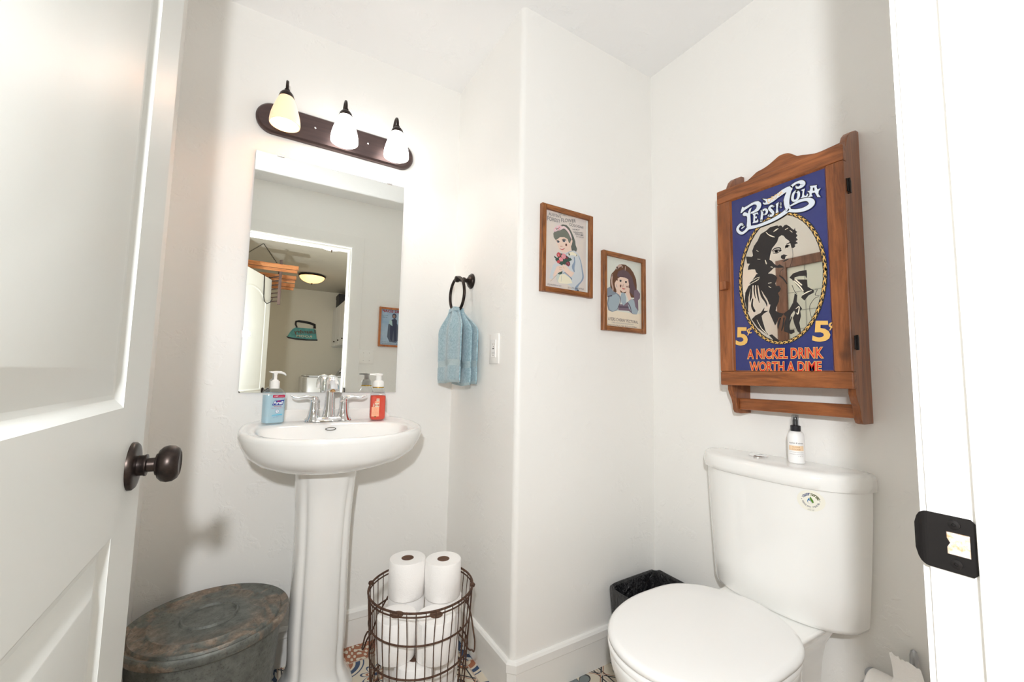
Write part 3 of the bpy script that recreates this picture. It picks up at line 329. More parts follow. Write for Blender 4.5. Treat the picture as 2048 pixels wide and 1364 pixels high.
# door jamb, stop and casing
j = MB(); j.box(JR, JR + .02, YH, YD + .001, 0, JZ + .02); j.box(JL - .02, JL, YH, YD + .001, 0, JZ + .02); j.box(JL, JR, YH, YD + .001, JZ, JZ + .02)
struct('trim_1', j, M_TRIM, smooth=False)
j = MB(); j.box(JR - .011, JR, YH + .01, .106, 0, JZ, .002); j.box(JL, JL + .011, YH + .01, .104, 0, JZ, .002); j.box(JL + .011, JR - .011, YH + .01, .104, JZ - .011, JZ, .002)
struct('trim_2', j, M_TRIM, smooth=False)
CP = [(0, 0), (.007, 0), (.0095, .012), (.012, .02), (.0125, .075), (.0125, .088), (.006, .09), (0, .09)]
def casing(name, y, s):
    m_ = MB(); a, b, z = JL - .0045, JR + .0045, JZ + .0045; rings = []
    for (px, pz, nx, nz) in ((a, 0, -1, 0), (a, z, -1, 1), (b, z, 1, 1), (b, 0, 1, 0)): rings.append([(px + nx * w_, y + s * t, pz + nz * w_) for t, w_ in CP])
    m_.loft(rings); return struct(name, m_, M_TRIM, angle=25)
casing('trim_3', YD, 1); casing('trim_4', YH, -1)
# strike plate let into the jamb, its lip curled round the edge
sp = thing('strike_plate', 'black metal strike plate on the white door jamb, its square latch hole open', 'strike plate', (JR, .128, .92))
m_ = MB(); m_.mi = 0
def sk(u, v, h): return (JR - .0004 - h, u, v)
outer = [(.1075, .899), (.1105, .8955), (.139, .8955), (.139, .9455), (.1105, .9455), (.1075, .942)]
hole = [(.1115, .911), (.1265, .911), (.1265, .917), (.1245, .921), (.1265, .925), (.1265, .931), (.1115, .931)]
tri = tessellate_polygon([[Vector((*p, 0)) for p in outer], [Vector((*p, 0)) for p in reversed(hole)]]); allp = outer + list(reversed(hole))
m_.add([sk(*p, .0012) for p in allp] + [sk(*p, 0) for p in allp], [tuple(t) for t in tri] + [tuple(len(allp) + i for i in reversed(t)) for t in tri])
for L_, o_ in ((len(outer), 0), (len(hole), len(outer))):
    b = len(allp); m_.f += [(o_ + i, o_ + (i + 1) % L_, b + o_ + (i + 1) % L_, b + o_ + i) for i in range(L_)]; m_.m += [0] * L_
m_.loft([[(JR - .0016 + .00035 * k * k * .35, .139 + k * .002, z_), (JR - .0004 + .00035 * k * k * .35, .139 + k * .002, z_), (JR - .0004 + .00035 * k * k * .35, .139 + k * .002, .8955 + .9455 - z_), (JR - .0016 + .00035 * k * k * .35, .139 + k * .002, .8955 + .9455 - z_)] for k, z_ in enumerate((.8955, .8958, .8968, .8985, .902, .909))])
m_.done('plate', M_BLACKM, sp, smooth=False)
MB().box(JR + .001 - .0012, JR + .0004, .1112, .1268, .9105, .9315).done('latch_hole', noisy('bare_wood', sr(190, 150, 110), sr(222, 214, 210), 200), sp, smooth=False)
for z_ in (.9035, .938): MB().lathe([(.0042, 0), (.004, .0012), (.0015, .0016), (.0012, .0006)], (JR - .0012, .121, z_), (-1, 0, 0), 16).done('screw', M_BLACKM, sp)
# ------------------------------------------------------------------ bathroom door, open against the left wall
door = bpy.data.objects.new('door_1', None); COL.objects.link(door); door.location = (JL, YD + .004, 0); door['kind'] = 'structure'
DX0, DX1, DY0, DY1 = -.190, -.155, .146, .872
core = MB(); core.box(DX0, DX1 - .008, DY0, DY1, .012, 2.035)
pan = [(DY0 + .125, DY1 - .132, 1.013, 1.905), (DY0 + .125, DY1 - .132, .24, .846)]
# stiles and rails as a frame around two sunk, raised-centre panels
def strip(a, b, c, d): core.box(DX1 - .0085, DX1, a, b, c, d)
strip(DY0, pan[0][0], .012, 2.035); strip(pan[0][1], DY1, .012, 2.035); strip(pan[0][0], pan[0][1], .012, .24); strip(pan[0][0], pan[0][1], .846, 1.013); strip(pan[0][0], pan[0][1], 1.905, 2.035)
core.done('door_slab', M_DOOR, door, smooth=False)
for y0, y1, z0, z1 in pan:
    r = lambda i, x: [(x, y0 + i, z0 + i), (x, y1 - i, z0 + i), (x, y1 - i, z1 - i), (x, y0 + i, z1 - i)]
    MB().loft([r(-.0005, DX1), r(.004, DX1 - .002), r(.012, DX1 - .0075), r(.018, DX1 - .008), r(.05, DX1 - .0015), r(.053, DX1 - .001), r(.2, DX1 - .001)], cap0=False).done('panel', M_DOOR, door, angle=12)
kn = MB().lathe([(.034, 0), (.034, .004), (.031, .007), (.024, .008), (.0145, .0085), (.0145, .0145), (.0155, .016), (.0155, .018), (.010, .019), (.010, .027), (.0155, .0285), (.016, .0305), (.0205, .0315), (.025, .036), (.0268, .042), (.026, .049), (.022, .0545), (.0175, .0565), (.0165, .0555), (0.001, .055)], (DX1, .806, .924), (1, 0, 0), 40)
kn.done('door_knob', M_BRONZE, door, angle=50)
for z_ in (.25, 1.05, 1.85): MB().lathe([(.006, -.045), (.006, .045)], (JL + .003, YD + .012, z_), (0, 0, 1), 12).done('hinge', M_BRONZE, door)
# ------------------------------------------------------------------ the hall and laundry behind the photographer (seen in the mirror)
HX0, HX1, HY = -1.25, 1.32, -4.13
M_HFLOOR = noisy('hall_floor', sr(150, 130, 108), sr(168, 146, 122), 6, .5)
quadbox('floor.001', M_HFLOOR, HX0, HX1, HY, 0, -.05, 0)
quadbox('ceiling.001', wallmat('hall_ceiling_paint', sr(205, 202, 192), .6, .8), HX0 - .1, HX1 + .1, HY - .1, YH, H, H + .06)
quadbox('wall_laundry_back', M_HALL, HX0 - .1, HX1 + .1, HY - .1, HY, 0, H)
quadbox('wall_laundry_right', M_HALL, HX1, HX1 + .1, HY, YH, 0, H)
quadbox('wall_laundry_left', M_HALL, HX0 - .1, HX0, HY, YH, 0, H)
hw = MB(); hw.box(HX0, XL, YH - .001, YD, 0, H)
struct('wall_hall_front', hw, M_HALL, smooth=False)
# arch-top panel door standing ajar behind the camera
A0, A1 = Vector((.03, -1.49)), Vector((-.26, -.74)); dv = (A1 - A0).normalized(); nv = Vector((dv.y, -dv.x))  # nv points to +x side
if nv.y < 0: nv = -nv
ad = bpy.data.objects.new('door_2', None); COL.objects.link(ad); ad.location = (A1.x, A1.y, 0); ad['kind'] = 'structure'
W_ = (A1 - A0).length
def dr(u, v, h): p = A0 + dv * u + nv * h; return (p.x, p.y, v)
MB().prism([(0, .012), (W_, .012), (W_, 2.03), (0, 2.03)], dr, -.035, 0).done('door_slab', M_DOOR, ad, smooth=False)
def archo(i, z0, z1, rise):
    a, b = .105 + i, W_ - .105 - i; pts = [(a, z0 + i), (b, z0 + i)]
    for k in range(13): t = k / 12; pts.append((b + (a - b) * t, z1 - i + rise * (1 - abs(2 * t - 1) ** 2.2)))
    return pts
for z0, z1, ri in ((.86, 1.78, .11), (.22, .72, .0)):
    rr = lambda i, h: [dr(u, v, h) for u, v in archo(i, z0, z1, ri)]
    MB().loft([rr(0, 0), rr(.006, .004), rr(.016, .004), rr(.024, -.001), rr(.06, .003), rr(.066, .003)], cap0=False).done('panel', M_DOOR, ad, angle=20)
MB().lathe([(.03, 0), (.03, .008), (.012, .012), (.012, .035), (.026, .045), (.028, .06), (.02, .07)], dr(.06, .86, 0), (nv.x, nv.y, 0), 20).done('door_knob', M_BRONZE, ad)
hk = thing('over_door_hook', 'black wire hook hung over the top of the arched white panel door', 'hook', dr(.2, 2.03, 0))
MB().tube([dr(.2, 2.0, -.04), dr(.2, 2.036, -.038), dr(.2, 2.036, .004), dr(.2, 1.98, .006), dr(.19, 1.82, .006), dr(.185, 1.77, .012), dr(.18, 1.745, .035), dr(.18, 1.76, .065), dr(.18, 1.8, .085)], .0045, 8).done('wire', M_BLACKM, hk)
def flush(loc, label, e):
    t = thing('ceiling_light', label, 'ceiling light', (loc[0], loc[1], H))
    MB().lathe([(.15, 0), (.178, -.012), (.178, -.022), (.165, -.032), (.16, -.03)], (loc[0], loc[1], H), n=40, cap1=False).done('trim_ring', M_BRONZE, t)
    MB().lathe([(.165, -.028), (.155, -.055), (.128, -.083), (.085, -.105), (.04, -.116), (.001, -.118)], (loc[0], loc[1], H), n=40, cap0=False).done('glass_bowl', mat('alabaster_glass_%d' % e, sr(250, 226, 190), .4, emit=sr(255, 190, 120) if e < 9 else sr(255, 240, 220), es=e), t)
    MB().lathe([(.004, -.116), (.009, -.12), (.009, -.128), (.004, -.134), (.006, -.14), (.001, -.145)], (loc[0], loc[1], H), n=16).done('finial', M_BRONZE, t)
flush((.53, -2.9, 0), 'flush ceiling light with dark bronze rim and glowing amber bowl in the laundry', 2)
flush((.54, -1.0, 0), 'flush ceiling light with a bright white glass bowl just outside the bathroom doorway', 9)
# hanging wooden drying rack
rk = thing('hanging_drying_rack', 'old slatted wooden rack hanging from the hall ceiling on a chain', 'drying rack', (0, -1.55, 2.15))
for y_, z_ in ((-1.42, 2.15), (-1.72, 2.1), (-1.98, 2.06)):
    b = MB(); b.box(-.38, .27, y_, y_ + .02, z_, z_ + .045, .002); b.box(-.38, .26, y_ + .003, y_ + .018, z_ - .035, z_ - .005, .002); b.done('rail', M_RACK, rk, smooth=False)
for x_ in (-.3, .09): MB().box(x_, x_ + .028, -2.0, -1.4, 2.19, 2.205, .002).done('cross_bar', M_RACKD, rk, smooth=False)
MB().box(.09, .118, -1.432, -1.404, 1.76, 2.24, .003).done('upright', M_RACKD, rk, smooth=False)
MB().box(.0, .022, -1.7, -1.68, 1.78, 2.1, .003).done('upright', M_RACKD, rk, smooth=False)
for k in range(7): MB().tube([(.01, -1.69, 1.82 + k * .045), (.104, -1.42, 1.8 + k * .045)], .007, 8).done('rung', M_RACKD, rk)
ch = MB(); top = Vector((-.07, -1.6, H))
for end in ((-.3, -1.5, 2.2), (.08, -1.5, 2.2)):
    e = Vector(end); n_ = 16
    for k in range(n_):
        c = top.lerp(e, (k + .5) / n_); d = (e - top).normalized(); s_ = d.orthogonal().normalized() if k % 2 else d.cross(d.orthogonal()).normalized()
        ch.tube([c + d * .012 * cos(a) + s_ * .005 * sin(a) for a in [2 * pi * q / 10 for q in range(10)]], .0018, 5, closed=True)
ch.done('chain', M_BLACKM, rk)
# iron shaped sign
def isg(u, v, h): return (u, HY + .001 + h, v)
sg = thing('iron_shaped_sign', 'teal sign cut in the shape of a flat iron on the laundry wall', 'sign', (.54, HY, 1.6))
MB().prism([(.312, 1.622), (.35, 1.7), (.39, 1.76), (.425, 1.785), (.70, 1.785), (.735, 1.765), (.757, 1.6), (.6, 1.594), (.4, 1.605)], isg, 0, .012).done('plate', noisy('teal_tin', sr(70, 140, 142), sr(98, 172, 170), 14, .5), sg, smooth=False)
MB().prism([(.30, 1.628), (.33, 1.6), (.45, 1.582), (.6, 1.578), (.77, 1.585), (.768, 1.606), (.6, 1.6), (.42, 1.61)], isg, 0, .016).done('sole', M_BLACKM, sg, smooth=False)
MB().tube([(.45, HY + .012, 1.785), (.425, HY + .012, 1.84), (.43, HY + .012, 1.885), (.47, HY + .012, 1.893), (.55, HY + .012, 1.888), (.64, HY + .012, 1.875), (.71, HY + .012, 1.85), (.715, HY + .012, 1.79)], [.012, .014, .016, .018, .019, .02, .022, .02], 10).done('handle', M_BLACKM, sg)
ar = Art(isg, [inkmat('brown', 96, 62, 40), inkmat('cream', 226, 220, 196)]); ar.h = .0125
ar.text('Laundry', [(.74, 1.69), (.40, 1.665), (.42, 1.745), (.72, 1.765)], .02); ar.col('print_cream'); ar.text('ROOM', [(.68, 1.63), (.45, 1.63), (.45, 1.665), (.68, 1.665)], .01); ar.fin('lettering', sg)
# laundry machines along the right wall
M_APPL = mat('white_enamel', sr(232, 236, 242), .25); M_GREY = mat('grey_plastic', sr(96, 100, 108), .4)
def machine(name, label, cat, y0, y1, lid):
    t = thing(name, label, cat, (.85, (y0 + y1) / 2, 0)); x0, x1 = .52, 1.22
    MB().box(x0, x1, y0, y1, .01, .985, .02).done('cabinet', M_APPL, t)
    MB().box(x0 + .03, x1 - .16, y0 + .035, y1 - .035, .982, .992, .004).done('lid_seal', M_GREY, t)
    MB().box(x0 + .035, x1 - .165, y0 + .045, y1 - .045, .99, 1.006, .006).done('lid', M_APPL, t)
    MB().prism([(x1 - .17, .985), (x1, .985), (x1, 1.14), (x1 - .05, 1.15)], lambda u, v, h: (u, h, v), y0 + .01, y1 - .01).done('control_panel', mat('silver_panel', sr(176, 180, 186), .3, .4), t, bevel=.008)
    MB().lathe([(.032, 0), (.03, .02), (.01, .022)], (x1 - .11, (y0 + y1) / 2, 1.07), (-.8, 0, .6), 24).done('dial', M_CHROME, t)
    MB().lathe([(.04, 0), (.04, .004)], (x1 - .112, (y0 + y1) / 2, 1.068), (-.8, 0, .6), 24).done('dial_ring', M_BLACKP, t)
    MB().box(x0 - .004, x0 + .004, y0 + .1, y1 - .1, .1, .78, .004).done('front_panel', M_APPL, t)
machine('washing_machine', 'white top-loading washing machine under the iron shaped sign', 'washing machine', -4.1, -3.42, 1)
machine('clothes_dryer', 'white clothes dryer standing on the near side of the washing machine', 'dryer', -3.38, -2.7, 0)
wc = thing('wall_cabinet', 'white wall cabinet above the washing machine', 'cabinet', (1.16, -3.6, 1.48))
MB().box(1.01, HX1, -4.12, -2.9, 1.48, 2.14).done('carcass', M_APPL, wc, smooth=False)
for a, b in ((-4.11, -3.715), (-3.705, -3.31), (-3.30, -2.905)):
    d_ = MB().box(.99, 1.01, a, b, 1.49, 2.13, .003).done('door', M_APPL, wc, smooth=False); MB().lathe([(.005, 0), (.012, .015), (.01, .022)], (.99, b - .04, 1.56), (-1, 0, 0), 12).done('knob', M_BRONZE, d_)
bx = thing('storage_box', 'dark box on top of the white laundry wall cabinet', 'box', (1.16, -3.9, 2.14)); MB().box(1.02, 1.28, -4.05, -3.75, 2.14, 2.36, .005).done('box', mat('dark_box', (.03, .03, .035), .6), bx, smooth=False)
MB().box(1.015, 1.285, -4.055, -3.745, 2.3, 2.365, .004).done('lid', mat('dark_box', (.03, .03, .035), .6), bx, smooth=False)
# ================================================================== PEDESTAL SINK
sx = .232
def ring2(a, yf, yb, n, cx, cy, zf, N=96, xs=1):
    out = []
    for i in range(N):
        t = 2 * pi * i / N; c, s_ = cos(t), sin(t); b = yb if s_ > 0 else yf
        e = n if s_ > 0 else 2.15; x = cx + a * math.copysign(abs(c) ** (2 / e), c); y = cy + b * math.copysign(abs(s_) ** (2 / e), s_); out.append((x, y, zf(x, y)))
    return out
tilt = lambda y: .868 + .05 * (y - 1.31)
def oz(dz): return lambda x, y: tilt(y) + dz
sink = thing('pedestal_sink', 'white oval pedestal sink on a fluted column under the mirror', 'sink', (.215, 1.58, 0))
led = lambda x, y: tilt(y) + .028 * ss(1.728, 1.75, y)
R_ = [ring2(.045, .04, .04, 2, .215, 1.615, lambda x, y: .726), ring2(.105, .10, .10, 2, .215, 1.60, lambda x, y: .731), ring2(.168, .165, .15, 2.2, .222, 1.575, lambda x, y: .748), ring2(.226, .2, .2, 2.4, .228, 1.54, lambda x, y: .775),
      ring2(.262, .215, .235, 2.8, .23, 1.535, lambda x, y: .80 + .02 * (y - 1.3)), ring2(.281, .222, .24, 3.1, sx, 1.535, lambda x, y: .832 + .03 * (y - 1.3)), ring2(.2865, .226, .2415, 3.3, sx, 1.535, oz(-.016)), ring2(.2855, .2255, .2415, 3.3, sx, 1.535, oz(-.006)), ring2(.282, .222, .2415, 3.3, sx, 1.535, lambda x, y: led(x, y) - .001),
      ring2(.274, .215, .2405, 3.2, sx, 1.535, lambda x, y: led(x, y) + .001), ring2(.262, .204, .215, 3.0, sx, 1.535, lambda x, y: led(x, y) - .0015), ring2(.256, .198, .196, 3.0, sx, 1.532, oz(-.004)), ring2(.25, .192, .186, 3.0, sx, 1.532, oz(-.005)),
      ring2(.243, .186, .112, 2.5, sx, 1.53, oz(-.005)), ring2(.236, .18, .104, 2.4, sx, 1.53, oz(-.01)), ring2(.224, .17, .094, 2.3, sx, 1.53, oz(-.03)), ring2(.2, .15, .084, 2.2, sx, 1.525, oz(-.07)), ring2(.155, .112, .068, 2, sx, 1.52, oz(-.105)), ring2(.08, .06, .045, 2, sx, 1.515, oz(-.12)), ring2(.022, .02, .02, 2, sx, 1.51, oz(-.123))]
MB().loft(R_).done('basin', M_PORC, sink, angle=60)
def prism_fluted(z, hw, hd, cy, notch):
    out = []; N = 96
    for i in range(N):
        t = 2 * pi * i / N; c, s_ = cos(t), sin(t); n = 2.6; r = 1.0
        for g in (-pi / 2 - .72, -pi / 2 + .72): d = (t - g + pi) % (2 * pi) - pi; r -= notch * math.exp(-(d / .13) ** 2)
        x = .213 + hw * r * math.copysign(abs(c) ** (2 / n), c); y = cy + hd * r * math.copysign(abs(s_) ** (2 / n), s_); out.append((x, y, z))
    return out
PR = [(0, .118, .115, 1.6, .02), (.02, .116, .113, 1.6, .03), (.05, .1, .1, 1.605, .06), (.09, .088, .09, 1.61, .09), (.2, .09, .086, 1.61, .1), (.4, .088, .085, 1.61, .1), (.55, .089, .086, 1.608, .09), (.65, .094, .092, 1.605, .06), (.71, .098, .1, 1.6, .03), (.742, .104, .106, 1.6, .01)]
q = smoothpts(PR, 5); MB().loft([prism_fluted(*p) for p in q]).done('pedestal', M_PORC, sink, angle=60)
def ovf(u, v, h):  # on the bowl's back slope
    return (u, 1.6275 - (.868 - v) * .22 - h * 1.2, v)
a = Art(lambda u, v, h: ovf(u, v, h), [M_CHROME, M_BLACKP, M_PORC], 4e-4); a.h = .004; a.circ(.223, .861, .0185, .0058, 32); a.col('black_plastic'); a.circ(.223, .861, .0165, .0044, 32); a.col('white_porcelain'); a.circ(.223, .861, .0145, .0033, 32); a.col('black_plastic'); a.line('standard', .214, .232, .8602, .8618)
a.fin('overflow_ring', sink)
MB().lathe([(.03, 0), (.028, .003), (.018, .004), (.002, .004)], (sx, 1.51, .757), n=24).done('drain', M_CHROME, sink)
# faucet
FX, FY, FZ = .222, 1.69, tilt(1.69) - .005
fa = thing('faucet', 'chrome two handled centreset faucet on the back of the white pedestal sink', 'faucet', (FX, FY, FZ))
def fr_(a, b, z): return [(FX + a * math.copysign(abs(cos(t)) ** .8, cos(t)), FY + b * math.copysign(abs(sin(t)) ** .8, sin(t)), FZ + z) for t in [2 * pi * i / 48 for i in range(48)]]
MB().loft([fr_(.083, .03, 0), fr_(.083, .03, .004), fr_(.079, .026, .012), fr_(.07, .018, .017), fr_(.05, .008, .018)]).done('base_plate', M_CHROME, fa, angle=50)
for s_ in (-1, 1):
    hx = FX + s_ * .051
    b = MB().lathe([(.029, 0), (.027, .006), (.0225, .014), (.018, .03), (.0155, .05), (.0145, .066), (.0145, .067), (.0138, .068), (.0138, .069), (.0148, .07), (.0146, .084), (.012, .0885), (.004, .0895)], (hx, FY, FZ + .003), n=36); hb = b.done('handle_post', M_CHROME, fa, angle=50)
    lv = smoothpts([(0, .0, .082, .011, .009), (.014, -.004, .087, .011, .008), (.03, -.006, .09, .0125, .006), (.048, -.01, .0885, .014, .0048), (.062, -.012, .0885, .0135, .004), (.074, -.014, .0935, .009, .0032), (.079, -.015, .0975, .003, .002)], 4)
    MB().loft([[(hx + s_ * p[0], FY + p[1] + p[3] * cos(t), FZ + p[2] + p[4] * sin(t)) for t in [2 * pi * i / 16 for i in range(16)]] for p in lv]).done('lever', M_CHROME, hb, angle=60)
sp_ = smoothpts([(0, 0, .024, .020), (0, .03, .0195, .017), (0, .075, .0155, .0145), (0, .11, .0155, .0145), (-.006, .136, .017, .015), (-.024, .152, .0195, .014), (-.048, .15, .0225, .014), (-.07, .132, .0235, .013), (-.084, .112, .0215, .012)], 5)
rings = []
for i, p in enumerate(sp_):
    a_ = sp_[max(i - 1, 0)]; b_ = sp_[min(i + 1, len(sp_) - 1)]; d = Vector((0, b_[0] - a_[0], b_[1] - a_[1])).normalized(); nn = Vector((0, -d.z, d.y))
    rings.append([Vector((FX, FY + p[0], FZ + .006 + p[1])) + Vector((1, 0, 0)) * p[2] * cos(t) + nn * p[3] * sin(t) for t in [2 * pi * k / 28 for k in range(28)]])
MB().loft(rings).done('spout', M_CHROME, fa, angle=60)
MB().lathe([(.009, 0), (.009, .005), (.0075, .0055), (.001, .0055)], (FX, FY - .077, FZ + .117), (0, -.35, -1), 20).done('aerator', mat('brass_tint', sr(214, 170, 120), .2, 1), fa)
MB().tube([(FX, FY + .024, FZ), (FX, FY + .024, FZ + .05)], .0025, 8).done('lift_rod', M_CHROME, fa)
# ================================================================== BOTTLES ON THE SINK
def rr(a, b, r, z, N=8):
    out = []
    for cx, cy, t0 in ((a - r, b - r, 0), (-a + r, b - r, pi / 2), (-a + r, -b + r, pi), (a - r, -b + r, 1.5 * pi)):
        for k in range(N): t = t0 + k * pi / 2 / (N - 1); out.append((cx + r * cos(t), cy + r * sin(t), z))
    return out
zs = tilt(1.672) - .003
pu = thing('hand_sanitizer_bottle', 'clear pump bottle of pale blue hand sanitizer standing on the left of the sink', 'bottle', (.041, 1.668, zs), radians(24))
bl = MB(); bl.loft([rr(.03, .017, .008, .001), rr(.034, .02, .012, .004), rr(.0345, .0205, .013, .05), rr(.0345, .0205, .013, .102), rr(.033, .0195, .013, .108), rr(.02, .016, .0125, .118), rr(.0125, .0125, .0124, .121), rr(.0125, .0125, .0124, .127)]); bl.done('bottle', M_GLASS, pu, local=True, angle=50)
MB().loft([rr(.0285, .0155, .008, .003), rr(.0325, .0185, .012, .006), rr(.033, .019, .0125, .05), rr(.033, .019, .0125, .098)]).done('gel', gelmat('blue_gel', sr(214, 240, 250), .16), pu, local=True, angle=50)
MB().lathe([(.0145, .121), (.0145, .146), (.0135, .147), (.0105, .147), (.0105, .151), (.007, .151), (.0055, .153), (.0052, .168), (.0068, .172), (.0068, .18), (.001, .182)], n=28).done('pump_collar', M_WHITEP, pu, local=True)
MB().loft([[(x, y * w_, .176 + z_ + hz * k) for y, k in ((-1, -1), (1, -1), (1, 1), (-1, 1))] for x, z_, w_, hz in ((-.019, .003, .004, .002), (-.012, .001, .007, .003), (0, .002, .0075, .004), (.015, .002, .006, .004), (.03, -.003, .004, .003), (.035, -.008, .003, .0025))]).done('pump_nozzle', M_WHITEP, pu, local=True, angle=50)
front = lambda yy: (lambda u, v, h: (u, -yy - h, v))
a = Art(front(.0207), [inkmat('white', 240, 244, 246), inkmat('crimson', 186, 22, 70), inkmat('navy', 24, 52, 150), inkmat('cyan', 90, 196, 228), inkmat('mag', 204, 70, 96)])
for u0, u1, v0, v1, c in ((-.014, .026, .09, .099, 'crimson'),): a.col('print_' + c); a.rect(u0, u1, v0, v1)
a.col('print_white'); a.text('#1 MOST', [(-.009, .0925), (.004, .0925), (.004, .0965), (-.009, .0965)], .02); a.text('recommended', [(.006, .0935), (.022, .0935), (.022, .0955), (.006, .0955)])
a.col('print_navy'); a.poly([(-.015, .064), (.02, .064), (.025, .082), (-.009, .079)]); a.col('print_crimson'); a.poly([(.0, .0785), (.012, .0795), (.012, .0765), (.002, .076)]); a.col('print_white'); a.text('Purell', [(-.011, .0665), (.018, .0665), (.021, .077), (-.008, .077)], .03)
a.col('print_mag'); a.line('ADVANCED', -.009, .017, .0585, .0618, .01); a.line('Hand Sanitizer', -.016, .022, .053, .0555)
a.col('print_navy'); a.circ(.003, .043, .0066); a.col('print_white'); a.circ(.003, .043, .0058); a.col('print_navy'); a.line('Y', .0005, .0055, .0405, .0455, .02)
a.col('print_cyan'); a.poly([(-.015, .029), (-.013, .031), (.021, .033), (.019, .0295)]); a.line('Refreshing', -.015, -.002, .0245, .027); a.col('print_navy'); a.line('Gel 8 FL OZ', .0, .02, .0255, .0275); a.line('(236 mL)', -.01, .006, .022, .0238)
a.fin('label', pu, True)
zs = tilt(1.66) - .003
so = thing('hand_soap_bottle', 'pump bottle of red hand soap with gold neck ring on the right of the sink', 'bottle', (.394, 1.662, zs), radians(-8))
MB().loft([rr(.022, .022, .01, .001), rr(.0275, .0275, .009, .007), rr(.0285, .0285, .009, .02), rr(.0285, .0285, .009, .088), rr(.0275, .0275, .0115, .098), rr(.0215, .0215, .017, .114), rr(.0192, .0192, .019, .12), rr(.0192, .0192, .019, .124)]).done('bottle', M_GLASS, so, local=True, angle=45)
MB().loft([rr(.0205, .0205, .009, .0025), rr(.026, .026, .008, .008), rr(.027, .027, .008, .02), rr(.027, .027, .008, .088), rr(.0262, .0262, .0105, .094)]).done('soap', gelmat('red_soap', sr(252, 100, 78), .1), so, local=True, angle=45)
MB().lathe([(.0215, .124), (.0215, .128), (.0205, .1285)], n=36).done('gold_ring', mat('gold_foil', sr(220, 176, 84), .22, 1), so, local=True)
MB().lathe([(.0205, .128), (.0208, .136), (.0205, .146), (.0165, .152), (.0115, .154), (.0108, .17), (.0125, .173)], n=36).done('pump_collar', M_WHITEP, so, local=True)
MB().loft([rr(.0145, .0145, .014, .172), rr(.016, .016, .0155, .175), rr(.016, .016, .0155, .179), rr(.013, .013, .0125, .181)]).add([(-.034, -.005, .174), (-.034, .005, .174), (-.01, .01, .173), (-.01, -.01, .173), (-.034, -.004, .179), (-.034, .004, .179), (-.01, .01, .18), (-.01, -.01, .18)], [(0, 1, 2, 3), (4, 5, 6, 7), (0, 1, 5, 4), (1, 2, 6, 5), (3, 0, 4, 7)]).done('pump_head', M_WHITEP, so, local=True)
a = Art(front(.0288), [inkmat('peach', 246, 178, 142), inkmat('cream', 240, 226, 200), inkmat('rust', 206, 86, 58), inkmat('olive', 130, 110, 50)])
a.rect(-.0235, .004, .016, .052); a.col('print_rust')
for k, wd in enumerate((.5, .36, .6, .3, .7, .62, .7, .5)): a.line('soft gentle wash'[:6 + k], -.0098 - .011 * wd * 1.6, -.0098 + .011 * wd * 1.6, .047 - k * .0037, .0489 - k * .0037)
a.col('print_olive'); a.circ(-.0098, .015, .003)
a.col('print_cream'); a.rect(-.013, .004, .053, .066); a.rect(-.007, .004, .074, .084); a.rect(-.012, .0045, .0515, .053); a.poly([(-.0195, .053), (-.016, .053), (-.0165, .06), (-.0178, .068), (-.019, .06)]); a.col('print_peach'); a.rect(-.013, .005, .066, .074)
a.col('print_rust')
for k in range(3): a.rect(-.0115 + k * .0055, -.0085 + k * .0055, .0545, .0625)
for k in range(2): a.rect(-.0105 + k * .008, -.0085 + k * .008, .068, .072); a.rect(-.0052 + k * .0055, -.0032 + k * .0055, .0765, .082)
a.fin('label', so, True)
# ================================================================== MIRROR
mi = thing('wall_mirror', 'frameless rectangular mirror clipped to the wall above the sink', 'mirror', (.213, YB, .985))
MB().box(-.0685, .492, YB - .0065, YB - .001, .985, 1.8915).done('glass', M_MIRROR, mi, smooth=False)
for x_, z_ in ((.012, 1.8915), (.427, 1.8915), (.012, .985), (.42, .985)):
    s_ = 1 if z_ > 1 else -1; MB().box(x_ - .012, x_ + .012, YB - .009, YB, z_ - .002 - s_ * .002, z_ + .002 + s_ * .002 - (0 if s_ > 0 else 0), .0006).done('clip', M_CHROME, mi, smooth=False)
# ================================================================== VANITY LIGHT
vl = thing('vanity_light', 'bronze three-shade vanity light bar above the mirror', 'wall light', (.223, YB, 2.028))
M_BAR = noisy('brushed_bronze', sr(82, 70, 71), sr(100, 84, 81), 8, .3, stretch=(.6, 1, 9), metal=.8, lo=.25, hi=.75)
def stad(a, r, y): return [(.223 + math.copysign(a, cos(t)) + r * cos(t) if abs(cos(t)) > 1e-6 else .223 + r * cos(t), y, 2.028 + r * sin(t)) for t in [2 * pi * (i + .5) / 64 for i in range(64)]]
MB().loft([stad(.244, .0585, YB), stad(.244, .0585, YB - .012), stad(.2435, .0575, YB - .016), stad(.243, .0525, YB - .0215), stad(.243, .0505, YB - .023)]).done('back_plate', M_BAR, vl, angle=30)
for x_ in (.122, .325): MB().lathe([(.0045, 0), (.0045, .003), (.0035, .006), (.001, .0075)], (x_, YB - .023, 2.032), (0, -1, 0), 16).done('screw', M_CHROME, vl)
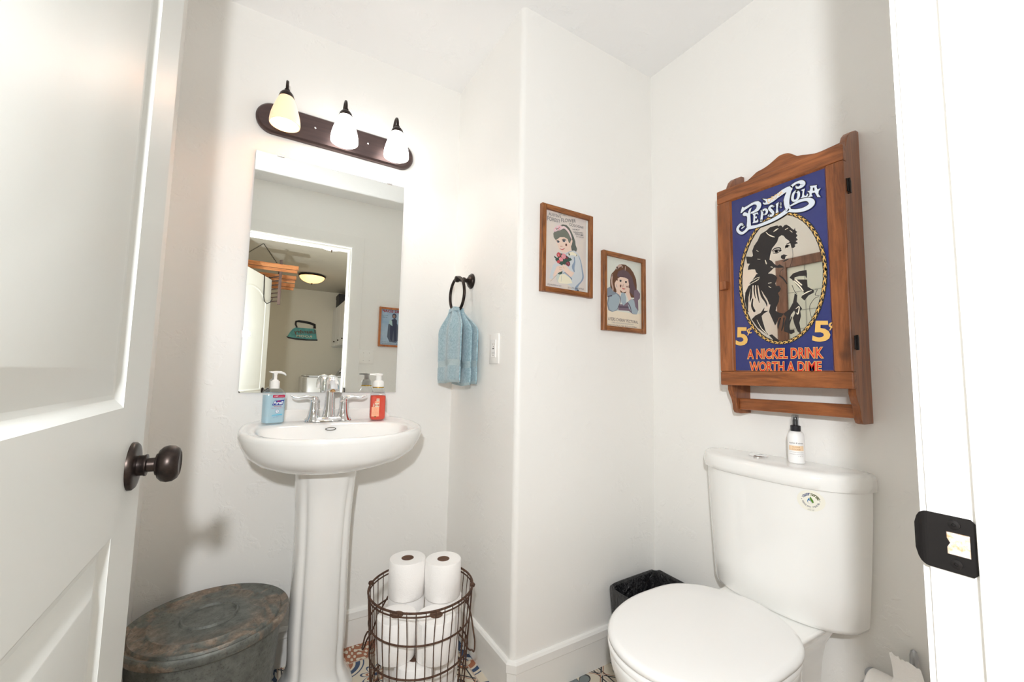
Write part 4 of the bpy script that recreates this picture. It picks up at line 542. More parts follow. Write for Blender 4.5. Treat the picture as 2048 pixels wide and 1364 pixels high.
for i, (x_, warm) in enumerate(((.0165, 1), (.221, 0), (.424, 0))):
    yy = 1.665
    arm = MB().tube(smoothpts([(x_, YB - .02, 2.045), (x_, YB - .03, 2.05), (x_, yy + .074, 2.07), (x_, yy + .066, 2.1), (x_, yy + .054, 2.128), (x_, yy + .034, 2.143), (x_, yy + .013, 2.138), (x_, yy, 2.116), (x_, yy, 2.09)], 5), .0052, 12).done('arm', M_BRONZE, vl)
    MB().lathe([(.004, .03), (.0085, .028), (.009, .022), (.016, .017), (.0225, .008), (.0258, -.004), (.024, -.005), (.016, -.004)], (x_, yy, 2.071), n=32).done('shade_cap', M_BRONZE, arm)
    gl = mat('frosted_shade_warm', sr(250, 226, 196), .35, emit=sr(255, 206, 158), es=.5) if warm else mat('frosted_shade', sr(250, 248, 244), .35, emit=sr(255, 250, 244), es=7)
    pr = smoothpts([(.0225, .061), (.0265, .053), (.0345, .032), (.042, .008), (.048, -.016), (.0505, -.036), (.05, -.0465)], 4)
    sh = MB().lathe(pr + [(.0475, -.0465), (.0478, -.036)] + [(r - .0028, h) for r, h in reversed(pr[:-3])], (x_, yy, 2.009), n=48, cap0=False, cap1=False).done('shade', gl, vl)
    MB().lathe([(.012, .05), (.014, .03), (.021, .014), (.0265, -.001), (.0275, -.012), (.024, -.025), (.014, -.034), (.001, -.036)], (x_, yy, 2.009), n=28).done('bulb', mat('bulb_warm', (1, 1, 1), .4, emit=sr(255, 194, 126), es=14) if warm else mat('bulb_white', (1, 1, 1), .4, emit=sr(255, 248, 240), es=44), sh)
# ================================================================== TOWEL RING, TOWEL, OUTLET
tr_ = thing('towel_ring', 'oil-rubbed bronze towel ring with round rosette on the wall beside the mirror', 'towel ring', (XT, 1.59, 1.47))
MB().lathe([(.033, 0), (.033, .004), (.029, .006), (.027, .011), (.02, .013), (.0155, .017), (.013, .02)], (XT, 1.592, 1.468), (-1, 0, 0), 40).done('rosette', M_BRONZE, tr_)
MB().lathe([(.009, .012), (.0085, .03), (.012, .033), (.0125, .04), (.009, .045), (.0085, .056), (.0125, .061), (.014, .068), (.012, .076), (.001, .08)], (XT, 1.592, 1.468), (-1, 0, 0), 28).done('post', M_BRONZE, tr_)
RX, RY, RZ, RR = XT - .068, 1.588, 1.400, .0735
MB().tube([(RX, RY + RR * sin(2 * pi * i / 64), RZ - .0 + RR * cos(2 * pi * i / 64)) for i in range(64)], .0062, 12, closed=True).done('ring', M_BRONZE, tr_)
M_TOWEL = noisy('blue_terry', sr(132, 168, 182), sr(174, 202, 212), 130, .98, bump=.9, bscale=300, sheen=.6, bd=.004); M_BAND = noisy('blue_woven_band', sr(182, 204, 210), sr(200, 217, 221), 60, .9, stretch=(1, 1, 9), bump=.5, bscale=90)
tw = thing('hand_towel', 'light blue terry hand towel folded through the bronze ring', 'towel', (RX, RY, RZ - RR))
def towel(name, xoff, y0, y1, z_end, fold, ph, top0, parent, xt):
    """one hanging leaf: from the gathered top at the ring it spreads down into soft folds; bands are a second material"""
    b = MB(); nu, nv = 40, 60; th = .005
    def f(u, v, side):
        z = top0 + (z_end - top0) * v; sp = ss(0, .3, v); ya = RY - .04 + (y0 - RY + .04) * sp; yb = RY + .05 + (y1 - RY - .05) * sp
        amp = fold * (1.0 - .45 * v); x = xt + (xoff - xt) * ss(0, .35, v) + amp * sin(u * 2 * pi * 1.6 + ph) * (.35 + .65 * sp) + side * th * (.7 if .70 < v < .79 or v > .965 else 1) - side * .002 * (1 if u < .03 or u > .97 else 0)
        z += .008 * sin(u * pi) * (1 - v) + .004 * sin(u * 5 + ph) * v
        if v > .999: x -= side * th * .8
        return (x, ya + (yb - ya) * u, z)
    for side in (-1, 1): 
        base = len(b.v); b.v += [f(i / nu, j / nv, side) for j in range(nv + 1) for i in range(nu + 1)]
        for j in range(nv):
            for i in range(nu): b.f.append((base + j * (nu + 1) + i, base + j * (nu + 1) + i + 1, base + (j + 1) * (nu + 1) + i + 1, base + (j + 1) * (nu + 1) + i)); b.m.append(1 if .70 < (j + .5) / nv < .79 or (j + .5) / nv > .965 else 0)
    N_ = (nu + 1) * (nv + 1)
    for j in range(nv):
        for i in (0, nu): b.f.append((j * (nu + 1) + i, (j + 1) * (nu + 1) + i, N_ + (j + 1) * (nu + 1) + i, N_ + j * (nu + 1) + i)); b.m.append(0)
    for i in range(nu):
        for j in (0, nv): b.f.append((j * (nu + 1) + i, j * (nu + 1) + i + 1, N_ + j * (nu + 1) + i + 1, N_ + j * (nu + 1) + i)); b.m.append(1 if j else 0)
    return b.done(name, [M_TOWEL, M_BAND], parent, angle=70)
towel('back_leaf', XT - .026, 1.475, 1.66, 1.025, .006, 1.0, RZ - RR + .012, tw, RX + .009)
towel('middle_leaf', XT - .048, 1.485, 1.66, 1.022, .006, 2.4, RZ - RR + .012, tw, RX + .006)
towel('front_leaf', XT - .092, 1.485, 1.70, 1.03, .010, .3, RZ - RR + .014, tw, RX - .008)
MB().loft([[(RX + .016 * cos(t) * k, y_, RZ - RR - .004 + .018 * sin(t) * k + .008 * (1 - ((y_ - RY) / .05) ** 2)) for t in [pi * i / 12 for i in range(13)]] for y_, k in ((RY - .045, .7), (RY - .03, .95), (RY, 1), (RY + .03, .95), (RY + .052, .7))], closed=False, cap0=False, cap1=False).done('fold_over_ring', M_TOWEL, tw, angle=70)
ou = thing('wall_outlet', 'white rectangular outlet plate on the wall below and right of the blue towel', 'outlet', (XT, 1.367, 1.166))
MB().box(XT - .006, XT, 1.332, 1.403, 1.108, 1.222, .0022).done('cover_plate', M_WHITEP, ou, bevel=0)
MB().box(XT - .0085, XT - .005, 1.3505, 1.3845, 1.132, 1.199, .001).done('receptacle', mat('outlet_white', sr(250, 249, 247), .25), ou, smooth=False)
sl = MB()
for zc in (1.149, 1.182):
    for y_ in (1.361, 1.373): sl.box(XT - .0089, XT - .0084, y_ - .0008, y_ + .0008, zc - .004, zc + .004)
    sl.lathe([(.002, 0), (.002, .0004)], (XT - .0085, 1.367, zc - .009), (-1, 0, 0), 10)
sl.box(XT - .0092, XT - .0084, 1.3625, 1.3715, 1.1635, 1.1675).done('slots', M_BLACKP, ou, smooth=False)
def sw(u, v, h): return (u, YD + .001 + h, v)
# ================================================================== PICTURES
INK = dict(hair=(92, 98, 92), hair2=(112, 116, 106), skin=(226, 200, 184), skind=(190, 158, 142), band=(226, 204, 204), pink=(222, 186, 192), white=(236, 234, 228), red=(190, 76, 82), dark=(70, 76, 78), blue=(112, 128, 146), blush=(226, 182, 170), lip=(196, 100, 98), dress=(196, 202, 206), dressd=(134, 152, 174), cream=(222, 220, 208), green=(58, 82, 72), rose=(222, 142, 150), wine=(122, 52, 66), stem=(196, 206, 186), tanline=(190, 168, 140), warm=(228, 216, 196), brown=(148, 120, 112), brownd=(92, 72, 78), brownl=(186, 160, 148), slate=(128, 140, 152), slatel=(156, 172, 182), plum=(120, 102, 116), plumd=(84, 72, 88), ink=(104, 104, 108), inkl=(150, 148, 148), ink2=(98, 88, 92))
def picture(name, label, x0, x1, z0, z1, key, tkey, px0, px1, bgc, bgd, mount):
    t = thing(name, label, 'picture', ((x0 + x1) / 2, YP, (z0 + z1) / 2))
    w_, yb, yf = .0195, YP - .0005, YP - .0195
    for a, b, c, d, mt in ((x0, x0 + w_, z0, z1, M_FRAMEW), (x1 - w_, x1, z0, z1, M_FRAMEW)):
        MB().loft([[(a, yb, c), (b, yb, c + (w_ if b < (x0 + x1) / 2 else w_)), (b, yb, d - w_), (a, yb, d)] if False else [(a, yb, c), (b, yb, c), (b, yb, d), (a, yb, d)], [(a, yf + .002, c), (b, yf + .004, c), (b, yf + .004, d), (a, yf + .002, d)], [(a + .002, yf, c + .002), (b - .003, yf, c + .002), (b - .003, yf, d - .002), (a + .002, yf, d - .002)]]).done('frame_stile', mt, t, smooth=False)
    for c, d in ((z0, z0 + w_), (z1 - w_, z1)): MB().box(x0 + w_ - .001, x1 - w_ + .001, yf + .0008, yb, c + .0005, d - .0005, .0015).done('frame_rail', M_FRAMEX, t, smooth=False)
    MB().box(x0 + .01, x1 - .01, YP - .0078, YP - .001, z0 + .01, z1 - .01).done('mount_board', mat('mount_white', sr(226, 232, 230), .6), t, smooth=False)
    ks = sorted({k for k, *_ in ART[key]} | {c for _, _, c in ART[tkey]})
    a = Art(lambda u, v, h: (u / 1000, YP - .0079 - h, v / 1000), [noisy('aged_paper_' + key, sr(*bgc), sr(*bgd), 9, .45, lo=.3, hi=.7)] + [inkmat(k, *INK[k]) for k in ks], 1.2e-5)
    a.mi = 0; a.rect(px0 * 1000, px1 * 1000, (z0 + .016) * 1000, (z1 - .016) * 1000)
    for c, kind, pts in ART[key]: a.col('print_' + c); (a.poly if kind == 'p' else a.rib)(pts)
    for s_, qd, c in ART[tkey]: a.col('print_' + c); a.text(s_, qd, .008)
    a.fin('print', t)
picture('framed_picture', 'wood-framed vintage print of a girl with headband holding a bunch of roses', .838, 1.083, 1.371, 1.698, 'girl1', 't1', .861, 1.0535, (218, 208, 194), (206, 198, 198), 1)
picture('framed_picture', 'wood-framed vintage print of a long-haired girl resting her face in her hands', 1.139, 1.384, 1.252, 1.575, 'girl2', 't2', 1.156, 1.367, (216, 218, 204), (206, 212, 208), 0)
# ================================================================== OLD WALL CABINET WITH A PRINTED MIRROR DOOR
cb = thing('medicine_cabinet', 'wooden wall cabinet with a navy printed mirror door hanging above the toilet', 'cabinet', (XC, .637, 1.05))
CY0, CY1 = .455, .818
def yz(x0, x1): return lambda u, v, h: (x0 + (x1 - x0) * h, u, v)
def side(y0, name='side_board'):
    # seen from the side: depth x against height z, rounded head, ogee foot
    o = [(XC - .001, .953), (1.386, .953), (1.372, .957), (1.364, .968), (1.362, .985), (1.356, 1.003), (1.345, 1.02), (1.338, 1.035), (1.338, 1.05), (1.338, 1.715), (1.35, 1.722), (1.358, 1.74), (1.368, 1.758), (1.384, 1.772), (1.404, 1.782), (1.425, 1.792), (XC - .001, 1.794)]
    MB().prism(o, lambda u, v, h: (u, h, v), y0, y0 + .017).done(name, M_WOODZ, cb, angle=40, bevel=.002)
side(.461); side(.793)
for y_ in (1,): pass
MB().box(XC - .012, XC - .001, .478, .793, 1.05, 1.715).done('back_panel', M_WOODZ, cb, smooth=False)
for z_ in (1.05, 1.69): MB().box(1.338, XC - .012, .478, .793, z_, z_ + .016).done('cross_board', M_WOODY, cb, smooth=False)
cr = smoothpts([(.478, 1.765), (.51, 1.762), (.55, 1.76), (.575, 1.766), (.592, 1.772), (.605, 1.775), (.615, 1.784), (.632, 1.797), (.655, 1.800), (.672, 1.793), (.69, 1.784), (.71, 1.778), (.73, 1.775), (.75, 1.764), (.77, 1.755), (.793, 1.752)], 4)
MB().prism([(.478, 1.7)] + cr + [(.793, 1.7)], yz(1.405, 1.419), 0, 1).done('crest', M_WOODY, cb, angle=40, bevel=.002)
for y_, z_ in ((.565, 1.748), (.735, 1.744)): MB().lathe([(.005, 0), (.004, .001), (.001, .0012)], (1.4046, y_, z_), (-1, 0, 0), 12).done('peg', mat('dark_peg', sr(52, 34, 28), .6), cb)
MB().box(1.374, 1.39, .478, .793, .968, 1.005, .003).done('towel_rail', M_WOODY, cb, smooth=False)
dr_ = MB()
X0_, X1_ = 1.311, 1.335
def railbox(n_, m_, *b): return MB().box(*b, .0035).done(n_, m_, fdoor, smooth=False)
fdoor = MB().box(X1_ - .004, X1_ + .001, CY0 + .006, CY1 - .006, 1.056, 1.708).done('door', M_WOODZ, cb, smooth=False)
railbox('door_stile', M_WOODZ, X0_, X1_, .772, CY1, 1.093, 1.667); railbox('door_stile', M_WOODZ, X0_, X1_, CY0, .4975, 1.093, 1.667)
railbox('door_rail', M_WOODY, X0_, X1_, CY0, CY1, 1.667, 1.713); railbox('door_rail', M_WOODY, X0_, X1_, CY0, CY1, 1.048, 1.093)
MB().loft([[(X0_ + .0006, .7725, 1.0925), (X0_ + .0006, .497, 1.0925), (X0_ + .0006, .497, 1.6675), (X0_ + .0006, .7725, 1.6675)], [(X0_ + .0076, .7685, 1.0965), (X0_ + .0076, .501, 1.0965), (X0_ + .0076, .501, 1.6635), (X0_ + .0076, .7685, 1.6635)]], False, False).done('inner_moulding', M_WOODZ, fdoor, smooth=False)
MB().box(1.3185, 1.3215, .493, .7765, 1.089, 1.671).done('mirror_pane', mat('pane_mirror', (.93, .9, .83), .02, 1), fdoor, smooth=False)
def pf(u, v, h): return (1.3184 - h, .779 - u / 1000, 1.09 + v / 1000)
NAVY_ = mat('print_navyglass', sr(34, 44, 110), .12, coat=1); GOLD_ = inkmat('gold', 224, 180, 100)
a = Art(pf, [NAVY_, inkmat('black', 38, 34, 34), inkmat('gold', 224, 180, 100), inkmat('silverwhite', 214, 222, 232), inkmat('cream2', 236, 226, 204), inkmat('red2', 206, 44, 34)], 1.2e-5)
OC, ORY, ORZ = (.779 - .6281) * 1000, 118.2, 196.8; OZ = (1.3754 - 1.09) * 1000
NE = 96; ell = lambda k, t: (OC + (ORY + k) * cos(t), OZ + (ORZ + k) * sin(t))
inner = [ell(-3, 2 * pi * i / NE) for i in range(NE)]
# navy field with an oval window left as clear mirror
pw, ph_ = 286.5, 581; vs = []; fs = []
for i in range(NE):
    t = 2 * pi * i / NE; c_, s_ = cos(t), sin(t); kx = ((pw - OC - 1) if c_ > 0 else (OC - 2)) / max(abs(c_), 1e-6); ky = ((ph_ - OZ) if s_ > 0 else (OZ - 1)) / max(abs(s_), 1e-6); k = min(kx, ky)
    vs += [pf(*inner[i], 2e-4), pf(OC + c_ * k, OZ + s_ * k, 2e-4)]
for i in range(NE): n2 = (i + 1) % NE; fs.append((2 * i, 2 * i + 1, 2 * n2 + 1, 2 * n2))
for cu, cv in ((2, 1), (pw - 1, 1), (pw - 1, ph_), (2, ph_)):
    best = sorted(range(NE), key=lambda i: (Vector(vs[2 * i + 1]) - Vector(pf(cu, cv, 2e-4))).length)[:2]; vs.append(pf(cu, cv, 2e-4)); fs.append((2 * best[0] + 1, 2 * best[1] + 1, len(vs) - 1))
a.mi = 0; a.add(vs, fs)
a.col('print_black')
for kind, pts in ART['portrait']: (a.poly if kind == 'p' else a.rib)(pts)
a.col('print_cream2')
for kind, pts in ART['highlight']: (a.poly if kind == 'p' else a.rib)(pts)
a.col('print_black'); a.rib([(*ell(0, 2 * pi * i / NE), 10.5 + 1.2 * (i % 2)) for i in range(NE + 1)], smooth=False)
a.col('print_gold')
for i in range(58):
    t0 = 2 * pi * i / 58
    for sgn, dt in ((1, 0), (-1, .018)): a.rib([(*ell(-3.2 * sgn, t0 + dt), 1.6), (*ell(-1.2 * sgn, t0 + dt + .05), 2.6), (*ell(.4 * sgn, t0 + dt + .085), 1.8)], smooth=False)
    a.rib([(*ell(-3.8, t0 + .05), 1.0), (*ell(4.0, t0 + .085), 1.2)], smooth=False)
a.col('print_black')
for kind, pts in ART['lettering']:
    if kind == 'p': a.poly(pts, 2.0)
    else: a.rib(pts, 2.0)
a.col('print_silverwhite')
for kind, pts in ART['lettering']: (a.poly if kind == 'p' else a.rib)(pts)
for s_, qd, c, off in ART['tp']:
    if c == 'red': a.col('print_gold'); a.text(s_, qd, .05); a.col('print_red2'); a.text(s_, qd, .008)
    else: a.col('print_gold'); a.text(s_, qd, off * .5)
a.fin('printed_picture', fdoor)
MB().box(1.293, X0_ + .001, .782, .804, 1.364, 1.392, .003).done('knob', M_WOODZ, fdoor, smooth=False)
for z_ in (1.60, 1.17): MB().box(1.326, 1.352, CY0 - .0025, CY0 + .012, z_ - .018, z_ + .018, .0008).lathe([(.0032, -.02), (.0032, .02)], (1.336, CY0 - .003, z_), (0, 0, 1), 12).done('hinge', M_BLACKM, cb, smooth=False)
# ================================================================== TOILET
TY = .688
to = thing('toilet', 'white two-piece toilet with closed lid below the wooden cabinet', 'toilet', (1.05, TY, 0))
def dsec(w_, d, z, n=2.9, xb=1.425, r=.012, N=40, cy=TY):
    out = [(xb, cy + w_ / 2 - r, z)]
    for i in range(N + 1):
        v = 1 - 2 * i / N; a_ = math.copysign(abs(v) ** .8, v) ; x = xb - .012 - (d - .012) * max(0, 1 - abs(a_) ** n) ** (1 / 2.0); out.append((x, cy + w_ / 2 * a_, z))
    out.append((xb, cy - w_ / 2 + r, z)); return out
TB = [(.404, .39, .125), (.408, .405, .135), (.42, .413, .14), (.5, .425, .142), (.6, .438, .144), (.7, .449, .146), (.782, .455, .147)]
MB().loft([dsec(w_, d, z) for z, w_, d in TB]).done('tank', M_PORC, to, angle=50)
LB = [(.774, .466, .152), (.776, .474, .156), (.79, .476, .157), (.806, .475, .156), (.816, .469, .152), (.8215, .458, .145), (.8235, .43, .13), (.8245, .3, .08)]
MB().loft([dsec(w_, d, z) for z, w_, d in LB]).done('tank_lid', M_PORC, to, angle=60)
bt = MB().lathe([(.026, 0), (.026, .003), (.024, .0045)], (1.368, TY + .045, .8244), n=36).done('flush_button', M_CHROME, to); MB().box(1.343, 1.393, TY + .0445, TY + .0455, .8286, .8292).done('button_split', M_BLACKM, bt, smooth=False)
def egg(xf, xb, w_, z, N=64, back=.62, cy=TY, nb=3.2):
    xm = xf + (xb - xf) * .52; out = []
    for i in range(N):
        t = 2 * pi * i / N; c_, s_ = cos(t), sin(t)
        if c_ < 0: x = xm + (xm - xf) * -abs(c_) ** (2 / 2.1); y = w_ / 2 * math.copysign(abs(s_) ** (2 / 2.1), s_)
        else: x = xm + (xb - xm) * abs(c_) ** (2 / nb); y = w_ / 2 * math.copysign(abs(s_) ** (2 / 2.1), s_) * (1 - (1 - back) * abs(c_) ** 3.6)
        out.append((x, cy + y, z))
    return out
bw = [(0, .86, 1.38, .215, .8), (.02, .855, 1.385, .22, .8), (.08, .88, 1.38, .19, .8), (.16, .885, 1.375, .19, .8), (.22, .84, 1.37, .235, .75), (.28, .775, 1.32, .31, .7), (.33, .755, 1.26, .35, .68), (.37, .742, 1.24, .367, .66), (.395, .74, 1.235, .371, .66), (.402, .746, 1.232, .363, .66)]
MB().loft([egg(xf, xb, w_, z, back=bk) for z, xf, xb, w_, bk in smoothpts(bw, 3)]).done('bowl', M_PORC, to, angle=60)
def plat(z, xf, wf, wb, r=.02): return [(xf, TY + wf / 2 - r, z), (xf + r, TY + wf / 2, z), (1.3, TY + wb / 2, z), (1.405, TY + wb / 2 + .004, z), (1.412, TY + wb / 2 - .01, z), (1.412, TY - wb / 2 + .01, z), (1.405, TY - wb / 2 - .004, z), (1.3, TY - wb / 2, z), (xf + r, TY - wf / 2, z), (xf, TY - wf / 2 + r, z)]
MB().loft([plat(.2, 1.25, .16, .17), plat(.28, 1.23, .17, .185), plat(.33, 1.2, .19, .205), plat(.365, 1.17, .225, .24), plat(.385, 1.16, .25, .262), plat(.398, 1.155, .262, .272), plat(.404, 1.16, .256, .266)]).done('tank_shelf', M_PORC, to, angle=60, bevel=.004)
MB().loft([egg(.742, 1.225, .374, .4035), egg(.738, 1.228, .382, .406), egg(.737, 1.229, .384, .414), egg(.741, 1.226, .378, .4185)]).done('seat', M_SEAT, to, angle=50)
MB().loft([egg(.745, 1.235, .376, .4205), egg(.739, 1.236, .386, .4235), egg(.738, 1.237, .388, .432), egg(.744, 1.238, .378, .4385), egg(.755, 1.228, .36, .4405), egg(.81, 1.17, .26, .442), egg(.89, 1.08, .1, .4425)]).done('seat_lid', M_SEAT, to, angle=60)
for s_ in (-1, 1): MB().box(1.195, 1.235, TY + s_ * .07 - .014, TY + s_ * .07 + .014, .40, .428, .005).done('seat_hinge', M_SEAT, to, smooth=False)
# sticker follows the curve of the tank front
def tankx(y, z):
    w_ = .449 + (z - .7) * .073; d = .146 + max(z - .7, 0) * .0122; a_ = min(abs(y - TY) / (w_ / 2), .98); v = a_ ** (1 / .8); return 1.425 - .012 - (d - .012) * sqrt(1 - a_ ** 2.9)
SY, SZ = .557, .743
def st(u, v, h): u, v = u * 1.08, v * 1.05; y = SY - u; return (tankx(y, SZ + v) - .0011 - h, y, SZ + v)
a = Art(st, [inkmat('sticker', 236, 234, 222), inkmat('tealblue', 20, 104, 160), inkmat('leaf', 84, 132, 36), inkmat('slateblue', 70, 84, 124), inkmat('moss', 92, 96, 60), inkmat('greytext', 140, 142, 146)])
a.disc(0, 0, .0275, .0262)
a.col('print_tealblue'); a.poly([(-.0025, .008), (-.0062, .001), (-.0065, -.003), (-.005, -.0065), (-.001, -.0082), (.0035, -.007), (.001, -.003), (-.0015, .002)])
a.col('print_leaf'); a.poly([(0, .011), (-.0016, .0065), (-.0008, .002), (.0016, -.002), (.0045, -.0058), (.006, -.003), (.0052, .0015), (.0025, .0065)])
a.col('print_slateblue'); a.arc('Water', 0, 0, .0165, radians(150), radians(96), .0058, .02); a.col('print_moss'); a.arc('Sense', 0, 0, .0165, radians(80), radians(24), .0058, .02)
a.col('print_slateblue'); a.circ(-.0175, .0015, .0009); a.circ(.0175, .0015, .0009)
a.col('print_greytext'); a.arc('Meets EPA Criteria', 0, 0, .0155, radians(195), radians(345), .0038, .01, True)
a.line('Certified by', -.006, .006, -.0212, -.0196); a.line('IAPMO R&T', -.0065, .0065, -.0242, -.0222, .01)
a.fin('round_label', to)
# ================================================================== ROOM SPRAY
sb = thing('spray_bottle', 'small white room spray bottle with black collar standing on the toilet tank lid', 'bottle', (1.368, .622, .8245))
MB().lathe([(.0175, 0), (.0205, .002), (.0212, .006), (.0212, .077), (.0195, .086), (.0155, .0915), (.0125, .093)], (1.368, .622, .8248), n=40).done('bottle', mat('matte_white_bottle', sr(246, 246, 246), .35), sb)
MB().lathe([(.0128, .0925), (.0132, .0935), (.0132, .108), (.012, .109), (.0085, .1095)], (1.368, .622, .8248), n=36).done('collar', M_BLACKP, sb)
MB().lathe([(.0062, .108), (.0062, .125), (.0048, .127), (.0048, .134), (.001, .1345)], (1.368, .622, .8248), n=24).done('sprayer', M_BLACKP, sb)
MB().lathe([(.0092, .109), (.0096, .11), (.0088, .139), (.0078, .1405), (.001, .141)], (1.368, .622, .8248), n=28).done('clear_cap', clearmat('smoky_cap', (.72, .74, .76), .8, .1), sb)
vd = atan2(-.622, -1.368)
def wr(u, v, h): t = vd + u / .0212; r_ = .0213 + h; return (1.368 + r_ * cos(t), .622 + r_ * sin(t), .8248 + v)
a = Art(wr, [inkmat('apricot', 244, 214, 178), inkmat('inkdark', 60, 60, 66), inkmat('tan2', 190, 150, 112)], 3e-5)
n_ = 24
for i in range(n_): a.add([wr(-.02 + .04 * i / n_, .038, a.h), wr(-.02 + .04 * (i + 1) / n_, .038, a.h), wr(-.02 + .04 * (i + 1) / n_, .052, a.h), wr(-.02 + .04 * i / n_, .052, a.h)], [(0, 1, 2, 3)])
a.h += 3e-5; a.col('print_tan2'); a.line('SUGAR', -.0095, .0095, .0462, .0502, .01); a.line('COOKIE', -.0105, .0105, .0395, .0437, .01)
a.col('print_inkdark'); a.text('market & clover', [(-.0185, .0575), (.0185, .0575), (.0195, .062), (-.0175, .062)], .0); a.line('room, linen & drapery spray', -.0185, .0185, .0325, .0342); a.line('handmade in small batches', -.0185, .0185, .0268, .0284); a.line('4 fl oz', .004, .018, .0215, .023)
a.fin('label', sb)
# ================================================================== WASTE BIN
M_BAG = mat('black_bin_liner', (.016, .016, .018), .22, coat=.4); n = NT(M_BAG); co = n.coord((1, 1, .6)); n.l.new(n.bump(n.noise(co, 26, 4, .6, 2.2), 1.0, .03), P(M_BAG).inputs['Normal'])
wb = thing('waste_bin', 'small waste bin lined with a crinkled black bag in the corner behind the toilet', 'waste bin', (1.279, 1.075, 0))
def rr3(cx, cy, a_, b_, r, z): return [(cx + p[0], cy + p[1], p[2]) for p in rr(a_, b_, r, z, 10)]
MB().loft([rr3(1.279, 1.075, .11, .078, .03, 0), rr3(1.279, 1.075, .112, .08, .03, .01), rr3(1.279, 1.075, .134, .098, .034, .285), rr3(1.279, 1.075, .136, .1, .034, .29), rr3(1.279, 1.075, .13, .094, .03, .29), rr3(1.279, 1.075, .108, .076, .028, .012)]).done('bin', noisy('bronze_bin', (.05, .035, .026), (.09, .065, .045), 30, .45, metal=.4), wb, angle=40)
random.seed(3); rings = []
def crk(i, N, amp, k): return amp * (sin(i * 2 * pi / N * 7 + k) * .5 + sin(i * 2 * pi / N * 17 + k * 2.1) * .35 + random.uniform(-.45, .45))
for z, g, am in ((.135, .006, .004), (.16, .005, .004), (.2, .004, .0035), (.25, .003, .003), (.285, .003, .002), (.2965, .001, .002), (.300, -.004, .002), (.294, -.009, .002), (.26, -.012, .004), (.2, -.016, .007), (.12, -.02, .009), (.05, -.03, .01), (.03, -.06, .006)):
    base = rr3(1.279, 1.075, .112 + .024 * min(z, .29) / .29 + g, .08 + .02 * min(z, .29) / .29 + g, .032, z); N = len(base); k = z * 40
    rings.append([(x + (x - 1.279) / .13 * (q := crk(i, N, am, k)), y + (y - 1.075) / .1 * q, z_ + (random.uniform(-.007, .004) if z < .15 and g > 0 else random.uniform(-.002, .002) + .003 * sin(i * .9))) for i, (x, y, z_) in enumerate(base)])
MB().loft(rings, cap0=False).done('bin_liner', M_BAG, wb, angle=50, sub=1)
# ================================================================== GALVANISED TUB
M_GALV = mat('galvanised_steel', (.2, .21, .2), .5, .3); n = NT(M_GALV); co = n.coord(); f1 = n.noise(co, 9, 6, .62, 1.4); f2 = n.noise(co, 40, 5, .7); f3 = n.noise(co, 160, 3, .7)
sp3 = n.node('ShaderNodeSeparateXYZ'); n.l.new(co, sp3.inputs[0]); rad = n.math('SQRT', n.math('ADD', n.math('POWER', n.math('SUBTRACT', sp3.outputs[0], 0.0), 2), n.math('POWER', n.math('SUBTRACT', sp3.outputs[1], 0.0), 2)))
edge = n.ramp(rad, [(.09, (0, 0, 0)), (.15, (1, 1, 1))]); patch = n.math('MULTIPLY', n.ramp(f1, [(.45, (0, 0, 0)), (.55, (1, 1, 1))]), n.math('MULTIPLY', edge, n.math('GREATER_THAN', sp3.outputs[2], .315)))
base_c = n.ramp(f2, [(.3, sr(88, 90, 86)), (.7, sr(122, 125, 119))]); rust = n.ramp(f2, [(.32, sr(96, 85, 75)), (.55, sr(134, 120, 106)), (.72, sr(168, 154, 138))])
cc = n.mix(patch, base_c, rust); cc = n.mix(n.math('MULTIPLY', n.math('LESS_THAN', f3, .38), .35), cc, sr(60, 58, 54)); n.l.new(cc, P(M_GALV).inputs['Base Color']); n.l.new(n.bump(n.math('ADD', f2, n.math('MULTIPLY', f3, .4)), .25, .004), P(M_GALV).inputs['Normal']); n.l.new(n.math('SUBTRACT', .3, n.math('MULTIPLY', patch, .25)), P(M_GALV).inputs['Metallic'])
GX, GY, GZ = -.088, 1.535, .345; GA, GB = .203, .196
tb = thing('galvanised_tub', 'weathered round galvanised steel tub with ridged lid beside the sink pedestal', 'tub', (GX, GY, 0))
def el(k, z, N=80): return [(GX + GA * k * cos(2 * pi * i / N), GY + GB * k * sin(2 * pi * i / N), z) for i in range(N)]
tp_ = [(.80, 0), (.805, .004), (.83, .1)]
for z in (.15, .19, .23): tp_ += [(.83 + (z - .1) * .4, z - .012), (.838 + (z - .1) * .4, z), (.83 + (z - .1) * .4 + .003, z + .012)]
tp_ += [(.905, .30), (.915, .325), (.93, .33)]
MB().loft([el(k, z) for k, z in tp_]).done('body', M_GALV, tb, angle=50)
lid = [(.955, .318), (.985, .32), (1.0, .328), (1.005, .336), (1.0, .342), (.985, .345), (.96, .343), (.92, .338), (.905, .338), (.895, .343), (.885, .345), (.87, .342), (.73, .344), (.705, .350), (.685, .350), (.66, .345), (.42, .347), (.36, .3475), (.34, .353), (.32, .353), (.30, .3475), (.1, .349), (.01, .349)]
MB().loft([el(k, z) for k, z in lid], cap0=False).done('lid', M_GALV, tb, angle=50)
for sx_ in ((-.75, -.66), (.75, .66)):
    d = Vector((*sx_, 0)).normalized(); s_ = Vector((-d.y, d.x, 0)); c = Vector((GX + d.x * GA * .91, GY + d.y * GB * .91, .255))
    MB().tube(smoothpts([tuple(c - s_ * .05 + Vector((0, 0, .01))), tuple(c - s_ * .05 + d * .02), tuple(c - s_ * .035 + d * .034 - Vector((0, 0, .02))), tuple(c + s_ * .035 + d * .034 - Vector((0, 0, .02))), tuple(c + s_ * .05 + d * .02), tuple(c + s_ * .05 + Vector((0, 0, .01)))], 5), .006, 10).done('handle', M_GALV, tb)
